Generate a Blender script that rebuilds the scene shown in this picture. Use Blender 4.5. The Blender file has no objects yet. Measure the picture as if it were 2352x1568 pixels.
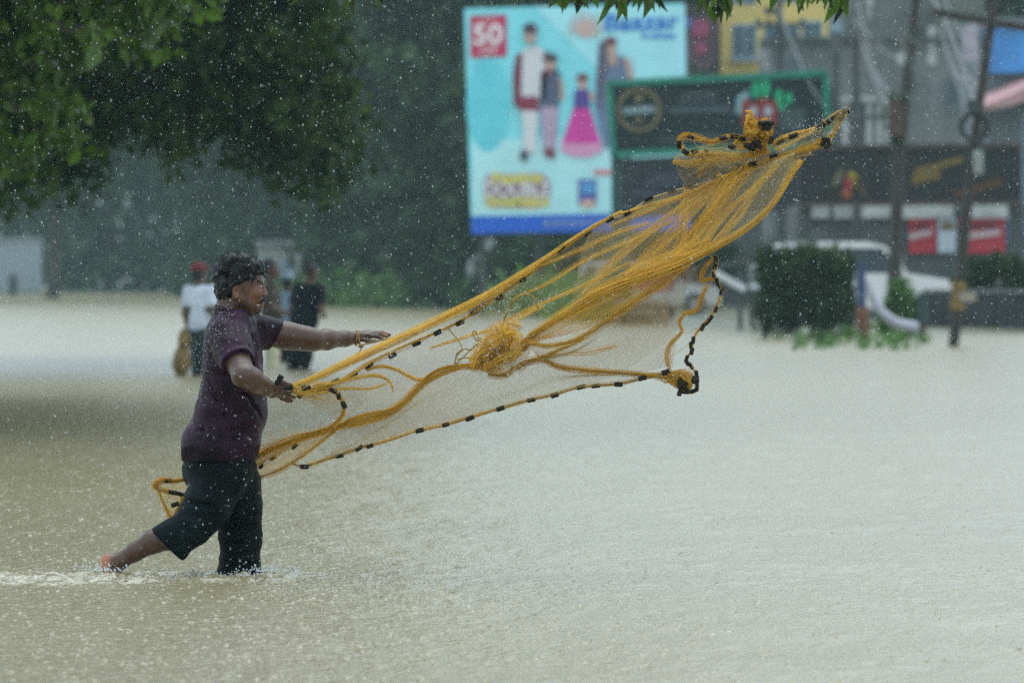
import bpy, math, random
import numpy as np
from mathutils import Vector, Matrix

random.seed(7)
RNG = np.random.default_rng(11)
SC = bpy.context.scene
COL = SC.collection
R = math.radians

# ------------------------------------------------------------------ camera
CAM_H = 1.25                     # lens height above the flood water
K = 36.0 / 200.0 / 2352.0        # tangent of one unit of the 2352-wide layout grid
D = CAM_H / (690 * K)            # distance to the fisherman (about 23.7 m)
cam_d = bpy.data.cameras.new('camera')
cam_d.lens = 200.0
cam_d.sensor_width = 36.0
cam_d.shift_y = (630 - 784) / 2352.0
cam_d.clip_start = 0.5
cam_d.clip_end = 5000
cam_d.dof.use_dof = True
cam_d.dof.focus_distance = D - 0.1
cam_d.dof.aperture_fstop = 4.8
cam = bpy.data.objects.new('camera', cam_d)
cam.location = (0, 0, CAM_H)
cam.rotation_euler = (R(90), 0, 0)
COL.objects.link(cam)
SC.camera = cam

# ------------------------------------------------------------------ sky, sun, exposure
SUN_EL, SUN_ROT = R(76), R(20)
w = bpy.data.worlds.new('World')
SC.world = w
w.use_nodes = True
nt = w.node_tree
nt.nodes.clear()
wo = nt.nodes.new('ShaderNodeOutputWorld')
bg = nt.nodes.new('ShaderNodeBackground')
sky = nt.nodes.new('ShaderNodeTexSky')
sky.sky_type = 'NISHITA'
sky.sun_disc = False
sky.sun_elevation = SUN_EL
sky.sun_rotation = SUN_ROT
sky.air_density = 1.0
sky.dust_density = 6.0
sky.ozone_density = 1.0
hs = nt.nodes.new('ShaderNodeHueSaturation')
hs.inputs['Saturation'].default_value = 0.15
gm_ = nt.nodes.new('ShaderNodeGamma')          # cloud cover evens the sky out
gm_.inputs[1].default_value = 0.30
nt.links.new(sky.outputs[0], gm_.inputs[0])
nt.links.new(gm_.outputs[0], hs.inputs['Color'])
tn_ = nt.nodes.new('ShaderNodeMix')
tn_.data_type = 'RGBA'
tn_.blend_type = 'MULTIPLY'
tn_.inputs[0].default_value = 1.0
tn_.inputs[7].default_value = (2.00, 2.35, 2.62, 1)
nt.links.new(hs.outputs[0], tn_.inputs[6])
nt.links.new(tn_.outputs[2], bg.inputs[0])
bg.inputs[1].default_value = 0.15
nt.links.new(bg.outputs[0], wo.inputs[0])
sl = bpy.data.lights.new('sun', 'SUN')
sl.energy = 0.5
sl.angle = R(60)
sl.color = (1.0, 0.99, 0.97)
so = bpy.data.objects.new('sun', sl)
so.rotation_euler = (R(90) - SUN_EL, 0, R(180) - SUN_ROT)
COL.objects.link(so)
SC.view_settings.view_transform = 'Standard'
SC.view_settings.look = 'None'
SC.view_settings.gamma = 1.0
SC.view_settings.exposure = 1.22
SC.cycles.max_bounces = 6
SC.cycles.use_denoising = False
SC.cycles.volume_bounces = 1
SC.cycles.transparent_max_bounces = 8
SC.cycles.sample_clamp_indirect = 6.0


# ------------------------------------------------------------------ helpers
def P(u, v, Y):
    """a point of the place, from its layout-grid column and row and its distance"""
    return Vector(((u - 1176) * K * Y, Y, CAM_H - (v - 630) * K * Y))


def Q(u, v, dy=0.0):
    return P(u, v, D + dy)


MATS = {}


def mat(name, col, rough=0.6, spec=0.5, var=0.25, scale=6.0, bump=0.0, bscale=None, trans=0.0,
        metal=0.0, tint=False, col2=None):
    if name in MATS:
        return MATS[name]
    m = bpy.data.materials.new(name)
    m.use_nodes = True
    t = m.node_tree
    b = t.nodes['Principled BSDF']
    b.inputs['Roughness'].default_value = rough
    b.inputs['Specular IOR Level'].default_value = spec
    b.inputs['Metallic'].default_value = metal
    tc = t.nodes.new('ShaderNodeTexCoord')
    n = t.nodes.new('ShaderNodeTexNoise')
    n.inputs['Scale'].default_value = scale
    n.inputs['Detail'].default_value = 5
    t.links.new(tc.outputs['Object'], n.inputs['Vector'])
    mx = t.nodes.new('ShaderNodeMix')
    mx.data_type = 'RGBA'
    c1 = [max(0, c * (1 - var)) for c in col]
    c2 = [min(1, c * (1 + var)) for c in col] if col2 is None else list(col2)
    mx.inputs[6].default_value = (*c1, 1)
    mx.inputs[7].default_value = (*c2, 1)
    if tint:
        at = t.nodes.new('ShaderNodeAttribute')
        at.attribute_name = 'tint'
        t.links.new(at.outputs['Fac'], mx.inputs[0])
    else:
        rp = t.nodes.new('ShaderNodeMapRange')
        rp.inputs[1].default_value = 0.3
        rp.inputs[2].default_value = 0.7
        t.links.new(n.outputs[0], rp.inputs[0])
        t.links.new(rp.outputs[0], mx.inputs[0])
    t.links.new(mx.outputs[2], b.inputs['Base Color'])
    if bump > 0:
        nb = t.nodes.new('ShaderNodeTexNoise')
        nb.inputs['Scale'].default_value = bscale or scale * 4
        nb.inputs['Detail'].default_value = 4
        t.links.new(tc.outputs['Object'], nb.inputs['Vector'])
        bp = t.nodes.new('ShaderNodeBump')
        bp.inputs['Strength'].default_value = 0.6
        bp.inputs['Distance'].default_value = bump
        t.links.new(nb.outputs[0], bp.inputs['Height'])
        t.links.new(bp.outputs[0], b.inputs['Normal'])
    if trans > 0:
        tr = t.nodes.new('ShaderNodeBsdfTranslucent')
        t.links.new(mx.outputs[2], tr.inputs[0])
        ms = t.nodes.new('ShaderNodeMixShader')
        ms.inputs[0].default_value = trans
        out = t.nodes['Material Output']
        t.links.new(b.outputs[0], ms.inputs[1])
        t.links.new(tr.outputs[0], ms.inputs[2])
        t.links.new(ms.outputs[0], out.inputs[0])
    MATS[name] = m
    return m


def tag(o, label=None, cat=None, group=None, kind=None):
    if label:
        o['label'] = label
    if cat:
        o['category'] = cat
    if group:
        o['group'] = group
    if kind:
        o['kind'] = kind
    return o


def empty(name, loc, label=None, cat=None, group=None):
    o = bpy.data.objects.new(name, None)
    o.location = loc
    o.empty_display_size = 0.1
    COL.objects.link(o)
    return tag(o, label, cat, group)


def mesh_obj(name, verts, faces, material, parent=None, smooth=False, attrs=None):
    """verts in world coordinates; one object, its origin at the parent's"""
    me = bpy.data.meshes.new(name)
    verts = np.asarray(verts, dtype=np.float32).reshape(-1, 3)
    org = np.zeros(3, np.float32)
    if parent is not None:
        p = parent
        while p is not None:
            org += np.array(p.location, np.float32)
            p = p.parent
    elif len(verts):
        org = verts.mean(0)
    vv = verts - org
    if isinstance(faces, np.ndarray) and faces.ndim == 2:
        n = faces.shape[1]
        me.vertices.add(len(vv))
        me.vertices.foreach_set('co', vv.ravel())
        me.loops.add(faces.size)
        me.loops.foreach_set('vertex_index', faces.astype(np.int32).ravel())
        me.polygons.add(len(faces))
        me.polygons.foreach_set('loop_start', np.arange(0, faces.size, n, dtype=np.int32))
        me.update(calc_edges=True)
    else:
        me.from_pydata([tuple(x) for x in vv], [], [tuple(int(i) for i in f) for f in faces])
    if smooth:
        me.polygons.foreach_set('use_smooth', np.ones(len(me.polygons), bool))
    if attrs:
        for k, (typ, arr) in attrs.items():
            if typ == 'F':
                a = me.attributes.new(k, 'FLOAT', 'POINT')
                a.data.foreach_set('value', np.asarray(arr, np.float32))
            else:
                a = me.attributes.new(k, 'FLOAT_COLOR', 'POINT')
                a.data.foreach_set('color', np.asarray(arr, np.float32).ravel())
    me.materials.append(material)
    o = bpy.data.objects.new(name, me)
    if parent is not None:
        o.parent = parent
    else:
        o.location = org
    COL.objects.link(o)
    return o


class MB:
    """collects solid pieces; build() links them as one mesh object"""
    def __init__(s):
        s.v, s.f = [], []

    def add(s, verts, faces):
        o = len(s.v)
        s.v += [tuple(x) for x in verts]
        s.f += [tuple(i + o for i in f) for f in faces]
        return s

    def box(s, c, size, rz=0.0, M=None):
        hx, hy, hz = [x / 2 for x in size]
        pts = [Vector((a, b, d)) for a in (-hx, hx) for b in (-hy, hy) for d in (-hz, hz)]
        m = M or Matrix.Rotation(rz, 3, 'Z')
        c = Vector(c)
        return s.add([c + m @ p for p in pts],
                     [(0, 1, 3, 2), (4, 6, 7, 5), (0, 4, 5, 1), (2, 3, 7, 6), (0, 2, 6, 4), (1, 5, 7, 3)])

    def bar(s, a, b, wx, wy=None):
        a, b = Vector(a), Vector(b)
        return s.tube([a, b], [wx / 2 * 1.414] * 2, 4, off=math.pi / 4)

    def tube(s, pts, rad, n=8, cap=True, off=0.0):
        pts = [Vector(p) for p in pts]
        if not hasattr(rad, '__len__'):
            rad = [rad] * len(pts)
        rings = []
        up = None
        for i, p in enumerate(pts):
            t = (pts[min(i + 1, len(pts) - 1)] - pts[max(i - 1, 0)]).normalized()
            if up is None:
                up = Vector((0, 1, 0)) if abs(t.y) < 0.9 else Vector((1, 0, 0))
            x = (up - t * up.dot(t)).normalized()
            up = x
            y = t.cross(x)
            rings.append([p + (x * math.cos(off + 2 * math.pi * k / n) + y * math.sin(off + 2 * math.pi * k / n)) * rad[i] for k in range(n)])
        v = [q for r in rings for q in r]
        f = []
        for i in range(len(pts) - 1):
            for k in range(n):
                f.append((i * n + k, i * n + (k + 1) % n, (i + 1) * n + (k + 1) % n, (i + 1) * n + k))
        if cap:
            f.append(tuple(range(n))[::-1])
            f.append(tuple((len(pts) - 1) * n + k for k in range(n)))
        return s.add(v, f)

    def ball(s, c, r, nu=10, nv=7):
        c = Vector(c)
        if not hasattr(r, '__len__'):
            r = (r, r, r)
        v = [c + Vector((0, 0, r[2]))]
        for j in range(1, nv):
            a = math.pi * j / nv
            for i in range(nu):
                b = 2 * math.pi * i / nu
                v.append(c + Vector((r[0] * math.sin(a) * math.cos(b), r[1] * math.sin(a) * math.sin(b), r[2] * math.cos(a))))
        v.append(c - Vector((0, 0, r[2])))
        f = [(0, 1 + i, 1 + (i + 1) % nu) for i in range(nu)]
        for j in range(nv - 2):
            for i in range(nu):
                a, b = 1 + j * nu + i, 1 + j * nu + (i + 1) % nu
                f.append((a, a + nu, b + nu, b))
        L = len(v) - 1
        o = 1 + (nv - 2) * nu
        f += [(L, o + (i + 1) % nu, o + i) for i in range(nu)]
        return s.add(v, f)

    def prism(s, poly, depth):
        """poly: points in order; depth: vector"""
        n = len(poly)
        d = Vector(depth)
        a = [Vector(p) for p in poly]
        return s.add(a + [p + d for p in a],
                     [tuple(range(n)), tuple(range(2 * n - 1, n - 1, -1))] + [(i, i + n, (i + 1) % n + n, (i + 1) % n) for i in range(n)])

    def build(s, name, material, parent=None, smooth=False):
        return mesh_obj(name, s.v, s.f, material, parent, smooth)


def catmull(pts, n):
    """n samples through control points (numpy m x d), evenly spaced in length"""
    p = np.asarray(pts, float)
    p = np.vstack([2 * p[0] - p[1], p, 2 * p[-1] - p[-2]])
    out = []
    for i in range(1, len(p) - 2):
        t = np.linspace(0, 1, 17)[:-1, None]
        a, b, c, d = p[i - 1], p[i], p[i + 1], p[i + 2]
        out.append(0.5 * ((2 * b) + (c - a) * t + (2 * a - 5 * b + 4 * c - d) * t ** 2 + (3 * b - a - 3 * c + d) * t ** 3))
    out = np.vstack(out + [p[-2][None]])
    L = np.concatenate([[0], np.cumsum(np.linalg.norm(np.diff(out, axis=0), axis=1))])
    s = np.linspace(0, L[-1], n)
    return np.stack([np.interp(s, L, out[:, k]) for k in range(out.shape[1])], 1)


def fan_tubes(paths, rad, sides=3):
    """many thin threads: paths (N, M, 3), rad scalar or (N,M) -> verts, quads"""
    paths = np.asarray(paths, float)
    N, M, _ = paths.shape
    t = np.gradient(paths, axis=1)
    t /= np.linalg.norm(t, axis=2, keepdims=True) + 1e-9
    ref = np.where(np.abs(t[..., 1:2]) < 0.9, np.array([0, 1.0, 0]), np.array([1.0, 0, 0]))
    x = np.cross(t, ref)
    x /= np.linalg.norm(x, axis=2, keepdims=True) + 1e-9
    y = np.cross(t, x)
    rad = np.broadcast_to(np.asarray(rad, float), (N, M)) if np.ndim(rad) != 1 else np.broadcast_to(np.asarray(rad)[:, None], (N, M))
    ang = np.arange(sides) * 2 * np.pi / sides
    v = paths[:, :, None, :] + rad[:, :, None, None] * (x[:, :, None, :] * np.cos(ang)[None, None, :, None] + y[:, :, None, :] * np.sin(ang)[None, None, :, None])
    idx = np.arange(N * M * sides).reshape(N, M, sides)
    a = idx[:, :-1, :]
    b = np.roll(a, -1, 2)
    c = idx[:, 1:, :]
    d = np.roll(c, -1, 2)
    return v.reshape(-1, 3), np.stack([a, b, d, c], -1).reshape(-1, 4)


# ------------------------------------------------------------------ noise and signed-distance bodies
def vnoise(p, seed=0):
    """value noise on (N,3) points, range 0..1"""
    i = np.floor(p).astype(np.int64)
    f = p - i
    f = f * f * (3 - 2 * f)

    def h(a, b, c):
        n = (a * 374761393 + b * 668265263 + c * 2147483647 + seed * 1274126177) & 0x7fffffff
        n = (n ^ (n >> 13)) * 1274126177 & 0x7fffffff
        return ((n ^ (n >> 16)) & 0xffff) / 65535.0
    r = 0
    for dx in (0, 1):
        for dy in (0, 1):
            for dz in (0, 1):
                wgt = (f[:, 0] if dx else 1 - f[:, 0]) * (f[:, 1] if dy else 1 - f[:, 1]) * (f[:, 2] if dz else 1 - f[:, 2])
                r = r + wgt * h(i[:, 0] + dx, i[:, 1] + dy, i[:, 2] + dz)
    return r


class Field:
    def __init__(s, lo, hi, h):
        s.h = h
        s.lo = np.array(lo, float)
        n = np.ceil((np.array(hi, float) - s.lo) / h).astype(int) + 1
        s.ax = [s.lo[k] + h * np.arange(n[k]) for k in range(3)]
        s.F = np.full(tuple(n), 0.1)

    def _blk(s, lo, hi):
        sl = []
        for k in range(3):
            a = int(np.clip(math.floor((lo[k] - s.lo[k]) / s.h), 0, len(s.ax[k])))
            b = int(np.clip(math.ceil((hi[k] - s.lo[k]) / s.h) + 1, 0, len(s.ax[k])))
            if b <= a:
                return None, None
            sl.append(slice(a, b))
        g = np.ix_(s.ax[0][sl[0]], s.ax[1][sl[1]], s.ax[2][sl[2]])
        return tuple(sl), g

    def _op(s, sl, d, k, op):
        a = s.F[sl]
        if op == 'u':
            hh = np.clip(0.5 + 0.5 * (a - d) / k, 0, 1)
            s.F[sl] = a * (1 - hh) + d * hh - k * hh * (1 - hh)
        else:
            hh = np.clip(0.5 - 0.5 * (a + d) / k, 0, 1)
            s.F[sl] = a * (1 - hh) - d * hh + k * hh * (1 - hh)

    def cone(s, a, b, ra, rb=None, k=0.02, op='u', sq=None):
        rb = ra if rb is None else rb
        a, b = np.array(a, float), np.array(b, float)
        m = max(ra, rb) + k + 4 * s.h
        sl, g = s._blk(np.minimum(a, b) - m, np.maximum(a, b) + m)
        if sl is None:
            return s
        ba = b - a
        L = ba @ ba + 1e-12
        t = np.clip(((g[0] - a[0]) * ba[0] + (g[1] - a[1]) * ba[1] + (g[2] - a[2]) * ba[2]) / L, 0, 1)
        d = np.sqrt((g[0] - a[0] - t * ba[0]) ** 2 + (g[1] - a[1] - t * ba[1]) ** 2 + (g[2] - a[2] - t * ba[2]) ** 2) - (ra + t * (rb - ra))
        s._op(sl, d, k, op)
        return s

    def chain(s, pts, rads, k=0.02):
        for i in range(len(pts) - 1):
            s.cone(pts[i], pts[i + 1], rads[i], rads[i + 1], k)
        return s

    def ell(s, c, r, k=0.02, op='u', rot=0.0, M=None):
        c, r = np.array(c, float), np.array(r, float)
        m = max(r) + k + 4 * s.h
        sl, g = s._blk(c - m, c + m)
        if sl is None:
            return s
        x, y, z = g[0] - c[0], g[1] - c[1], g[2] - c[2]
        if M is not None:
            M = np.array(M)
            x, y, z = M[0, 0] * x + M[0, 1] * y + M[0, 2] * z, M[1, 0] * x + M[1, 1] * y + M[1, 2] * z, M[2, 0] * x + M[2, 1] * y + M[2, 2] * z
        elif rot:
            cs, sn = math.cos(rot), math.sin(rot)
            x, z = x * cs + z * sn, -x * sn + z * cs
        k0 = np.sqrt((x / r[0]) ** 2 + (y / r[1]) ** 2 + (z / r[2]) ** 2)
        k1 = np.sqrt((x / r[0] ** 2) ** 2 + (y / r[1] ** 2) ** 2 + (z / r[2] ** 2) ** 2) + 1e-9
        s._op(sl, k0 * (k0 - 1) / k1, k, op)
        return s

    def cut(s, p, n, k=0.0):
        """keep the side the normal points away from"""
        p, n = np.array(p, float), np.array(n, float)
        n /= np.linalg.norm(n)
        g = np.ix_(*s.ax)
        s.F = np.maximum(s.F, (g[0] - p[0]) * n[0] + (g[1] - p[1]) * n[1] + (g[2] - p[2]) * n[2])
        return s

    def cut_near(s, p, n, rad):
        """the same, but only inside a ball"""
        p, n = np.array(p, float), np.array(n, float)
        n /= np.linalg.norm(n)
        sl, g = s._blk(p - rad, p + rad)
        d = (g[0] - p[0]) * n[0] + (g[1] - p[1]) * n[1] + (g[2] - p[2]) * n[2]
        rr = np.sqrt((g[0] - p[0]) ** 2 + (g[1] - p[1]) ** 2 + (g[2] - p[2]) ** 2)
        s.F[sl] = np.where(rr < rad, np.maximum(s.F[sl], d), s.F[sl])
        return s

    def rough(s, fn, band=0.04):
        ii = np.argwhere(np.abs(s.F) < band)
        if len(ii):
            p = s.lo + ii * s.h
            s.F[ii[:, 0], ii[:, 1], ii[:, 2]] += fn(p)
        return s

    def mesh(s):
        F = s.F
        S = F < 0
        n = np.array(F.shape) - 1
        cor = [(a, b, c) for a in (0, 1) for b in (0, 1) for c in (0, 1)]

        def sub(A, o):
            return A[o[0]:o[0] + n[0], o[1]:o[1] + n[1], o[2]:o[2] + n[2]]
        cnt = sum(sub(S, o).astype(np.int8) for o in cor)
        act = (cnt > 0) & (cnt < 8)
        ii = np.argwhere(act)
        idx = np.full(act.shape, -1, np.int64)
        idx[act] = np.arange(len(ii))
        acc = np.zeros((len(ii), 3))
        num = np.zeros(len(ii))
        vals = {o: F[ii[:, 0] + o[0], ii[:, 1] + o[1], ii[:, 2] + o[2]] for o in cor}
        for a in cor:
            for ax in range(3):
                if a[ax] == 0:
                    b = list(a)
                    b[ax] = 1
                    b = tuple(b)
                    fa, fb = vals[a], vals[b]
                    m = (fa < 0) != (fb < 0)
                    t = np.where(m, fa / np.where(m, fa - fb, 1), 0)
                    q = np.array(a, float)[None] + t[:, None] * (np.array(b) - np.array(a))[None]
                    acc[m] += q[m]
                    num[m] += 1
        V = s.lo + (ii + acc / np.maximum(num, 1)[:, None]) * s.h
        faces = []
        for ax in range(3):
            o1, o2 = [(1, 2), (2, 0), (0, 1)][ax]
            A = S
            sl0 = [slice(None)] * 3
            sl1 = [slice(None)] * 3
            sl0[ax] = slice(0, -1)
            sl1[ax] = slice(1, None)
            d = A[tuple(sl0)] != A[tuple(sl1)]
            e = np.argwhere(d)
            e = e[(e[:, o1] >= 1) & (e[:, o2] >= 1) & (e[:, o1] < n[o1]) & (e[:, o2] < n[o2])]
            ins = S[e[:, 0], e[:, 1], e[:, 2]]

            def cell(a, b):
                c = e.copy()
                c[:, o1] -= a
                c[:, o2] -= b
                return idx[c[:, 0], c[:, 1], c[:, 2]]
            q = np.stack([cell(1, 1), cell(0, 1), cell(0, 0), cell(1, 0)], 1)
            q[~ins] = q[~ins][:, ::-1]
            faces.append(q)
        Fq = np.vstack(faces)
        return V, Fq[(Fq >= 0).all(1)]


def merge(parts):
    V, Fc, o = [], [], 0
    for v, f in parts:
        V.append(v)
        Fc.append(f + o)
        o += len(v)
    return np.vstack(V), np.vstack(Fc)


# ================================================================== THE SETTING
SHORE = [(-900, 676), (-200, 676), (400, 677), (640, 686), (760, 702), (1060, 706), (1400, 738), (1700, 770), (2120, 774), (2352, 768), (3000, 768)]
_sx = [(u - 1176) * K * (CAM_H / ((v - 630) * K)) for u, v in SHORE]
_sy = [CAM_H / ((v - 630) * K) for u, v in SHORE]


def shore_y(x):
    return np.interp(x, _sx, _sy)


# ground: one sheet, under the flood in front and dry beyond the shore
gx = np.concatenate([np.linspace(-700, -60, 17)[:-1], np.linspace(-60, 40, 101), np.linspace(40, 700, 17)[1:]])
gy = np.concatenate([np.linspace(-150, 90, 13)[:-1], np.linspace(90, 420, 166), np.linspace(420, 1300, 12)[1:]])
GX, GY = np.meshgrid(gx, gy, indexing='ij')
dd = GY - shore_y(GX)
pts = np.stack([GX, GY, np.zeros_like(GX)], -1).reshape(-1, 3)
nz = (vnoise(pts * 0.35, 3).reshape(GX.shape) - 0.5)
GZ = -0.42 + 0.54 * np.clip((dd + 5) / 9.0, 0, 1) + nz * 0.10 * np.clip((dd + 5) / 9.0, 0, 1)
ii = np.arange(GX.size).reshape(GX.shape)
gf = np.stack([ii[:-1, :-1], ii[1:, :-1], ii[1:, 1:], ii[:-1, 1:]], -1).reshape(-1, 4)
m_ground = mat('muddy_ground', (0.24, 0.22, 0.17), 0.28, var=0.25, scale=0.6, col2=(0.17, 0.18, 0.10))
tag(mesh_obj('ground', np.stack([GX, GY, GZ], -1), gf, m_ground), kind='structure')

# flood water: fine near the fisherman, with the waves his legs push up
LEG = Q(550, 1320, 0.09)
HEEL = Q(255, 1320, -0.16)


def water_height(x, y):
    p = np.stack([x, y, np.zeros_like(x)], -1).reshape(-1, 3)
    fade = np.clip(1.3 - np.abs(y - D) / 60, 0.25, 1)
    n1 = vnoise(p * np.array([2.2, 1.1, 1]), 5).reshape(x.shape) - 0.5
    n2 = vnoise(p * np.array([7, 4, 1]), 6).reshape(x.shape) - 0.5
    n3 = vnoise(p * np.array([19, 11, 1]), 8).reshape(x.shape) - 0.5
    z = 0.016 * n1 + 0.008 * n2 + 0.005 * n3
    n4 = vnoise(p * np.array([9, 16, 1]), 9).reshape(x.shape) - 0.5
    n5 = vnoise(p * np.array([28, 30, 1]), 10).reshape(x.shape) - 0.5
    # bow wave before the shin, swash and broken water trailing behind
    bw = 0.016 * np.exp(-(((x - LEG.x - 0.13) / 0.14) ** 2 + ((y - LEG.y + 0.20) / 0.16) ** 2))
    wk = np.exp(-((y - D + 0.22) / 0.42) ** 2) * np.clip((LEG.x + 0.42 - x) / 0.35, 0, 1) * np.clip((x - HEEL.x + 1.1) / 0.9, 0, 1)
    hz = np.exp(-(((x - HEEL.x) / 0.20) ** 2 + ((y - HEEL.y + 0.02) / 0.22) ** 2))
    return z * fade + bw + wk * (0.003 + 0.050 * n4 + 0.030 * n5) + hz * (-0.012 + 0.02 * n5)


wx = np.concatenate([np.linspace(-700, -9, 20)[:-1], np.linspace(-9, -2.6, 90)[:-1], np.linspace(-2.6, 2.6, 420), np.linspace(2.6, 9, 60)[1:], np.linspace(9, 700, 20)[1:]])
wy = np.concatenate([np.linspace(-150, 15, 12)[:-1], np.linspace(15, D - 1.2, 150)[:-1], np.linspace(D - 1.2, D + 0.8, 110), np.linspace(D + 0.8, 45, 260)[1:], np.geomspace(45, 430, 120)[1:], np.linspace(430, 1290, 8)[1:]])
WX, WY = np.meshgrid(wx, wy, indexing='ij')
WZ = water_height(WX, WY)
WZ[np.abs(WX) > 60] = 0
ii = np.arange(WX.size).reshape(WX.shape)
wf = np.stack([ii[:-1, :-1], ii[1:, :-1], ii[1:, 1:], ii[:-1, 1:]], -1).reshape(-1, 4)


def water_material():
    m = bpy.data.materials.new('flood_water')
    m.use_nodes = True
    t = m.node_tree
    b = t.nodes['Principled BSDF']
    b.inputs['IOR'].default_value = 2.0
    b.inputs['Roughness'].default_value = 0.2
    g = t.nodes.new('ShaderNodeNewGeometry')

    def noise(sc, sx, sy, det=3):
        mp = t.nodes.new('ShaderNodeMapping')
        mp.inputs['Scale'].default_value = (sx, sy, 1)
        t.links.new(g.outputs['Position'], mp.inputs[0])
        n = t.nodes.new('ShaderNodeTexNoise')
        n.inputs['Scale'].default_value = sc
        n.inputs['Detail'].default_value = det
        n.inputs['Roughness'].default_value = 0.6
        t.links.new(mp.outputs[0], n.inputs['Vector'])
        return n
    big = noise(0.25, 1, 0.5)
    mx = t.nodes.new('ShaderNodeMix')
    mx.data_type = 'RGBA'
    mx.inputs[6].default_value = (0.25, 0.215, 0.11, 1)
    mx.inputs[7].default_value = (0.31, 0.27, 0.15, 1)
    t.links.new(big.outputs[0], mx.inputs[0])
    # froth in broken water, by an attribute of the surface
    at = t.nodes.new('ShaderNodeAttribute')
    at.attribute_name = 'froth'
    fn = noise(30, 1, 1, 5)
    mr = t.nodes.new('ShaderNodeMapRange')
    mr.inputs[1].default_value = 0.50
    mr.inputs[2].default_value = 0.62
    t.links.new(fn.outputs[0], mr.inputs[0])
    mu = t.nodes.new('ShaderNodeMath')
    mu.operation = 'MULTIPLY'
    t.links.new(at.outputs['Fac'], mu.inputs[0])
    t.links.new(mr.outputs[0], mu.inputs[1])
    mf = t.nodes.new('ShaderNodeMix')
    mf.data_type = 'RGBA'
    mf.inputs[7].default_value = (0.80, 0.80, 0.74, 1)
    t.links.new(mu.outputs[0], mf.inputs[0])
    t.links.new(mx.outputs[2], mf.inputs[6])
    t.links.new(mf.outputs[2], b.inputs['Base Color'])
    n1 = noise(9, 1, 0.8, 4)
    n2 = noise(55, 1, 0.6, 2)
    b1 = t.nodes.new('ShaderNodeBump')
    b1.inputs['Strength'].default_value = 0.5
    b1.inputs['Distance'].default_value = 0.035
    b2 = t.nodes.new('ShaderNodeBump')
    b2.inputs['Strength'].default_value = 0.6
    b2.inputs['Distance'].default_value = 0.016
    t.links.new(n1.outputs[0], b1.inputs['Height'])
    t.links.new(n2.outputs[0], b2.inputs['Height'])
    t.links.new(b1.outputs[0], b2.inputs['Normal'])
    n3 = noise(24, .8, .6, 3)
    b3 = t.nodes.new('ShaderNodeBump')
    b3.inputs['Strength'].default_value = 0.6
    b3.inputs['Distance'].default_value = 0.026
    t.links.new(n3.outputs[0], b3.inputs['Height'])
    t.links.new(b2.outputs[0], b3.inputs['Normal'])
    t.links.new(b3.outputs[0], b.inputs['Normal'])
    return m


froth = np.exp(-((WY - D + 0.25) / 0.35) ** 2) * np.clip((LEG.x + 0.30 - WX) / 0.3, 0, 1) * np.clip((WX - HEEL.x + 1.3) / 0.8, 0, 1)
froth = froth * 0.28
M_WATER = water_material()
tag(mesh_obj('flood_water', np.stack([WX, WY, WZ], -1), wf, M_WATER, smooth=True, attrs={'froth': ('F', froth.ravel())}), kind='structure')


# ------------------------------------------------------------------ vegetation
def leaf_cloud(centres, per, spread, size, tint_rng=(0, 1), droop=0.0, seed=0, long=1.5):
    """leaf-shaped faces (4 verts bent along the rib) scattered about clump centres"""
    r = np.random.default_rng(seed)
    C = np.repeat(np.asarray(centres, float), per, axis=0)
    n = len(C)
    c = C + r.normal(0, 1, (n, 3)) * spread
    d = r.normal(0, 1, (n, 3))
    d[:, 2] -= droop
    d /= np.linalg.norm(d, axis=1, keepdims=True)
    sdir = np.cross(d, r.normal(0, 1, (n, 3)))
    sdir /= np.linalg.norm(sdir, axis=1, keepdims=True) + 1e-9
    nrm = np.cross(d, sdir)
    s = (size * r.uniform(0.6, 1.3, n))[:, None]
    V = np.stack([c - d * s * long / 2, c + sdir * s * 0.42 + nrm * s * 0.12 - d * s * 0.1, c + d * s * long / 2, c - sdir * s * 0.42 + nrm * s * 0.12 - d * s * 0.1], 1)
    clump = np.repeat(r.uniform(*tint_rng, len(centres)), per)
    tint = np.clip(clump * 0.6 + r.uniform(*tint_rng, n) * 0.4, 0, 1)
    return V.reshape(-1, 3), np.arange(n * 4).reshape(n, 4), np.repeat(tint, 4)


def crown_points(ells, n, seed, shell=0.55):
    r = np.random.default_rng(seed)
    vol = np.array([e[3] * e[4] * e[5] for e in ells])
    ch = r.choice(len(ells), n, p=vol / vol.sum())
    d = r.normal(0, 1, (n, 3))
    d /= np.linalg.norm(d, axis=1, keepdims=True)
    rad = (shell + (1 - shell) * r.uniform(0, 1, n)) ** 0.8
    E = np.array(ells)
    return E[ch, :3] + d * rad[:, None] * E[ch, 3:6]


def tree(name, label, base, limbs, ells, nclump, per, spread, size, material, bark, group=None, seed=1, droop=0.3, cat='tree', extra=None, efac=(1, 1)):
    root = empty(name, base, label, cat, group)
    mb = MB()
    for pts_, r0, r1 in limbs:
        c = catmull([tuple(p) for p in pts_], max(6, 4 * len(pts_)))
        mb.tube(c, list(np.linspace(r0, r1, len(c))), 9)
    mb.build('trunk', bark, root, smooth=True)
    cp = crown_points(ells, nclump, seed)
    v, f, tn = leaf_cloud(cp, per, spread, size, droop=droop, seed=seed)
    if extra is not None:
        v2, f2, t2 = leaf_cloud(extra, per, spread * efac[0], size * efac[1], droop=droop, seed=seed + 1)
        v, f, tn = np.vstack([v, v2]), np.vstack([f, f2 + len(v)]), np.concatenate([tn, t2])
    mesh_obj('crown', v, f, material, root, attrs={'tint': ('F', tn)})
    return root


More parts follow.
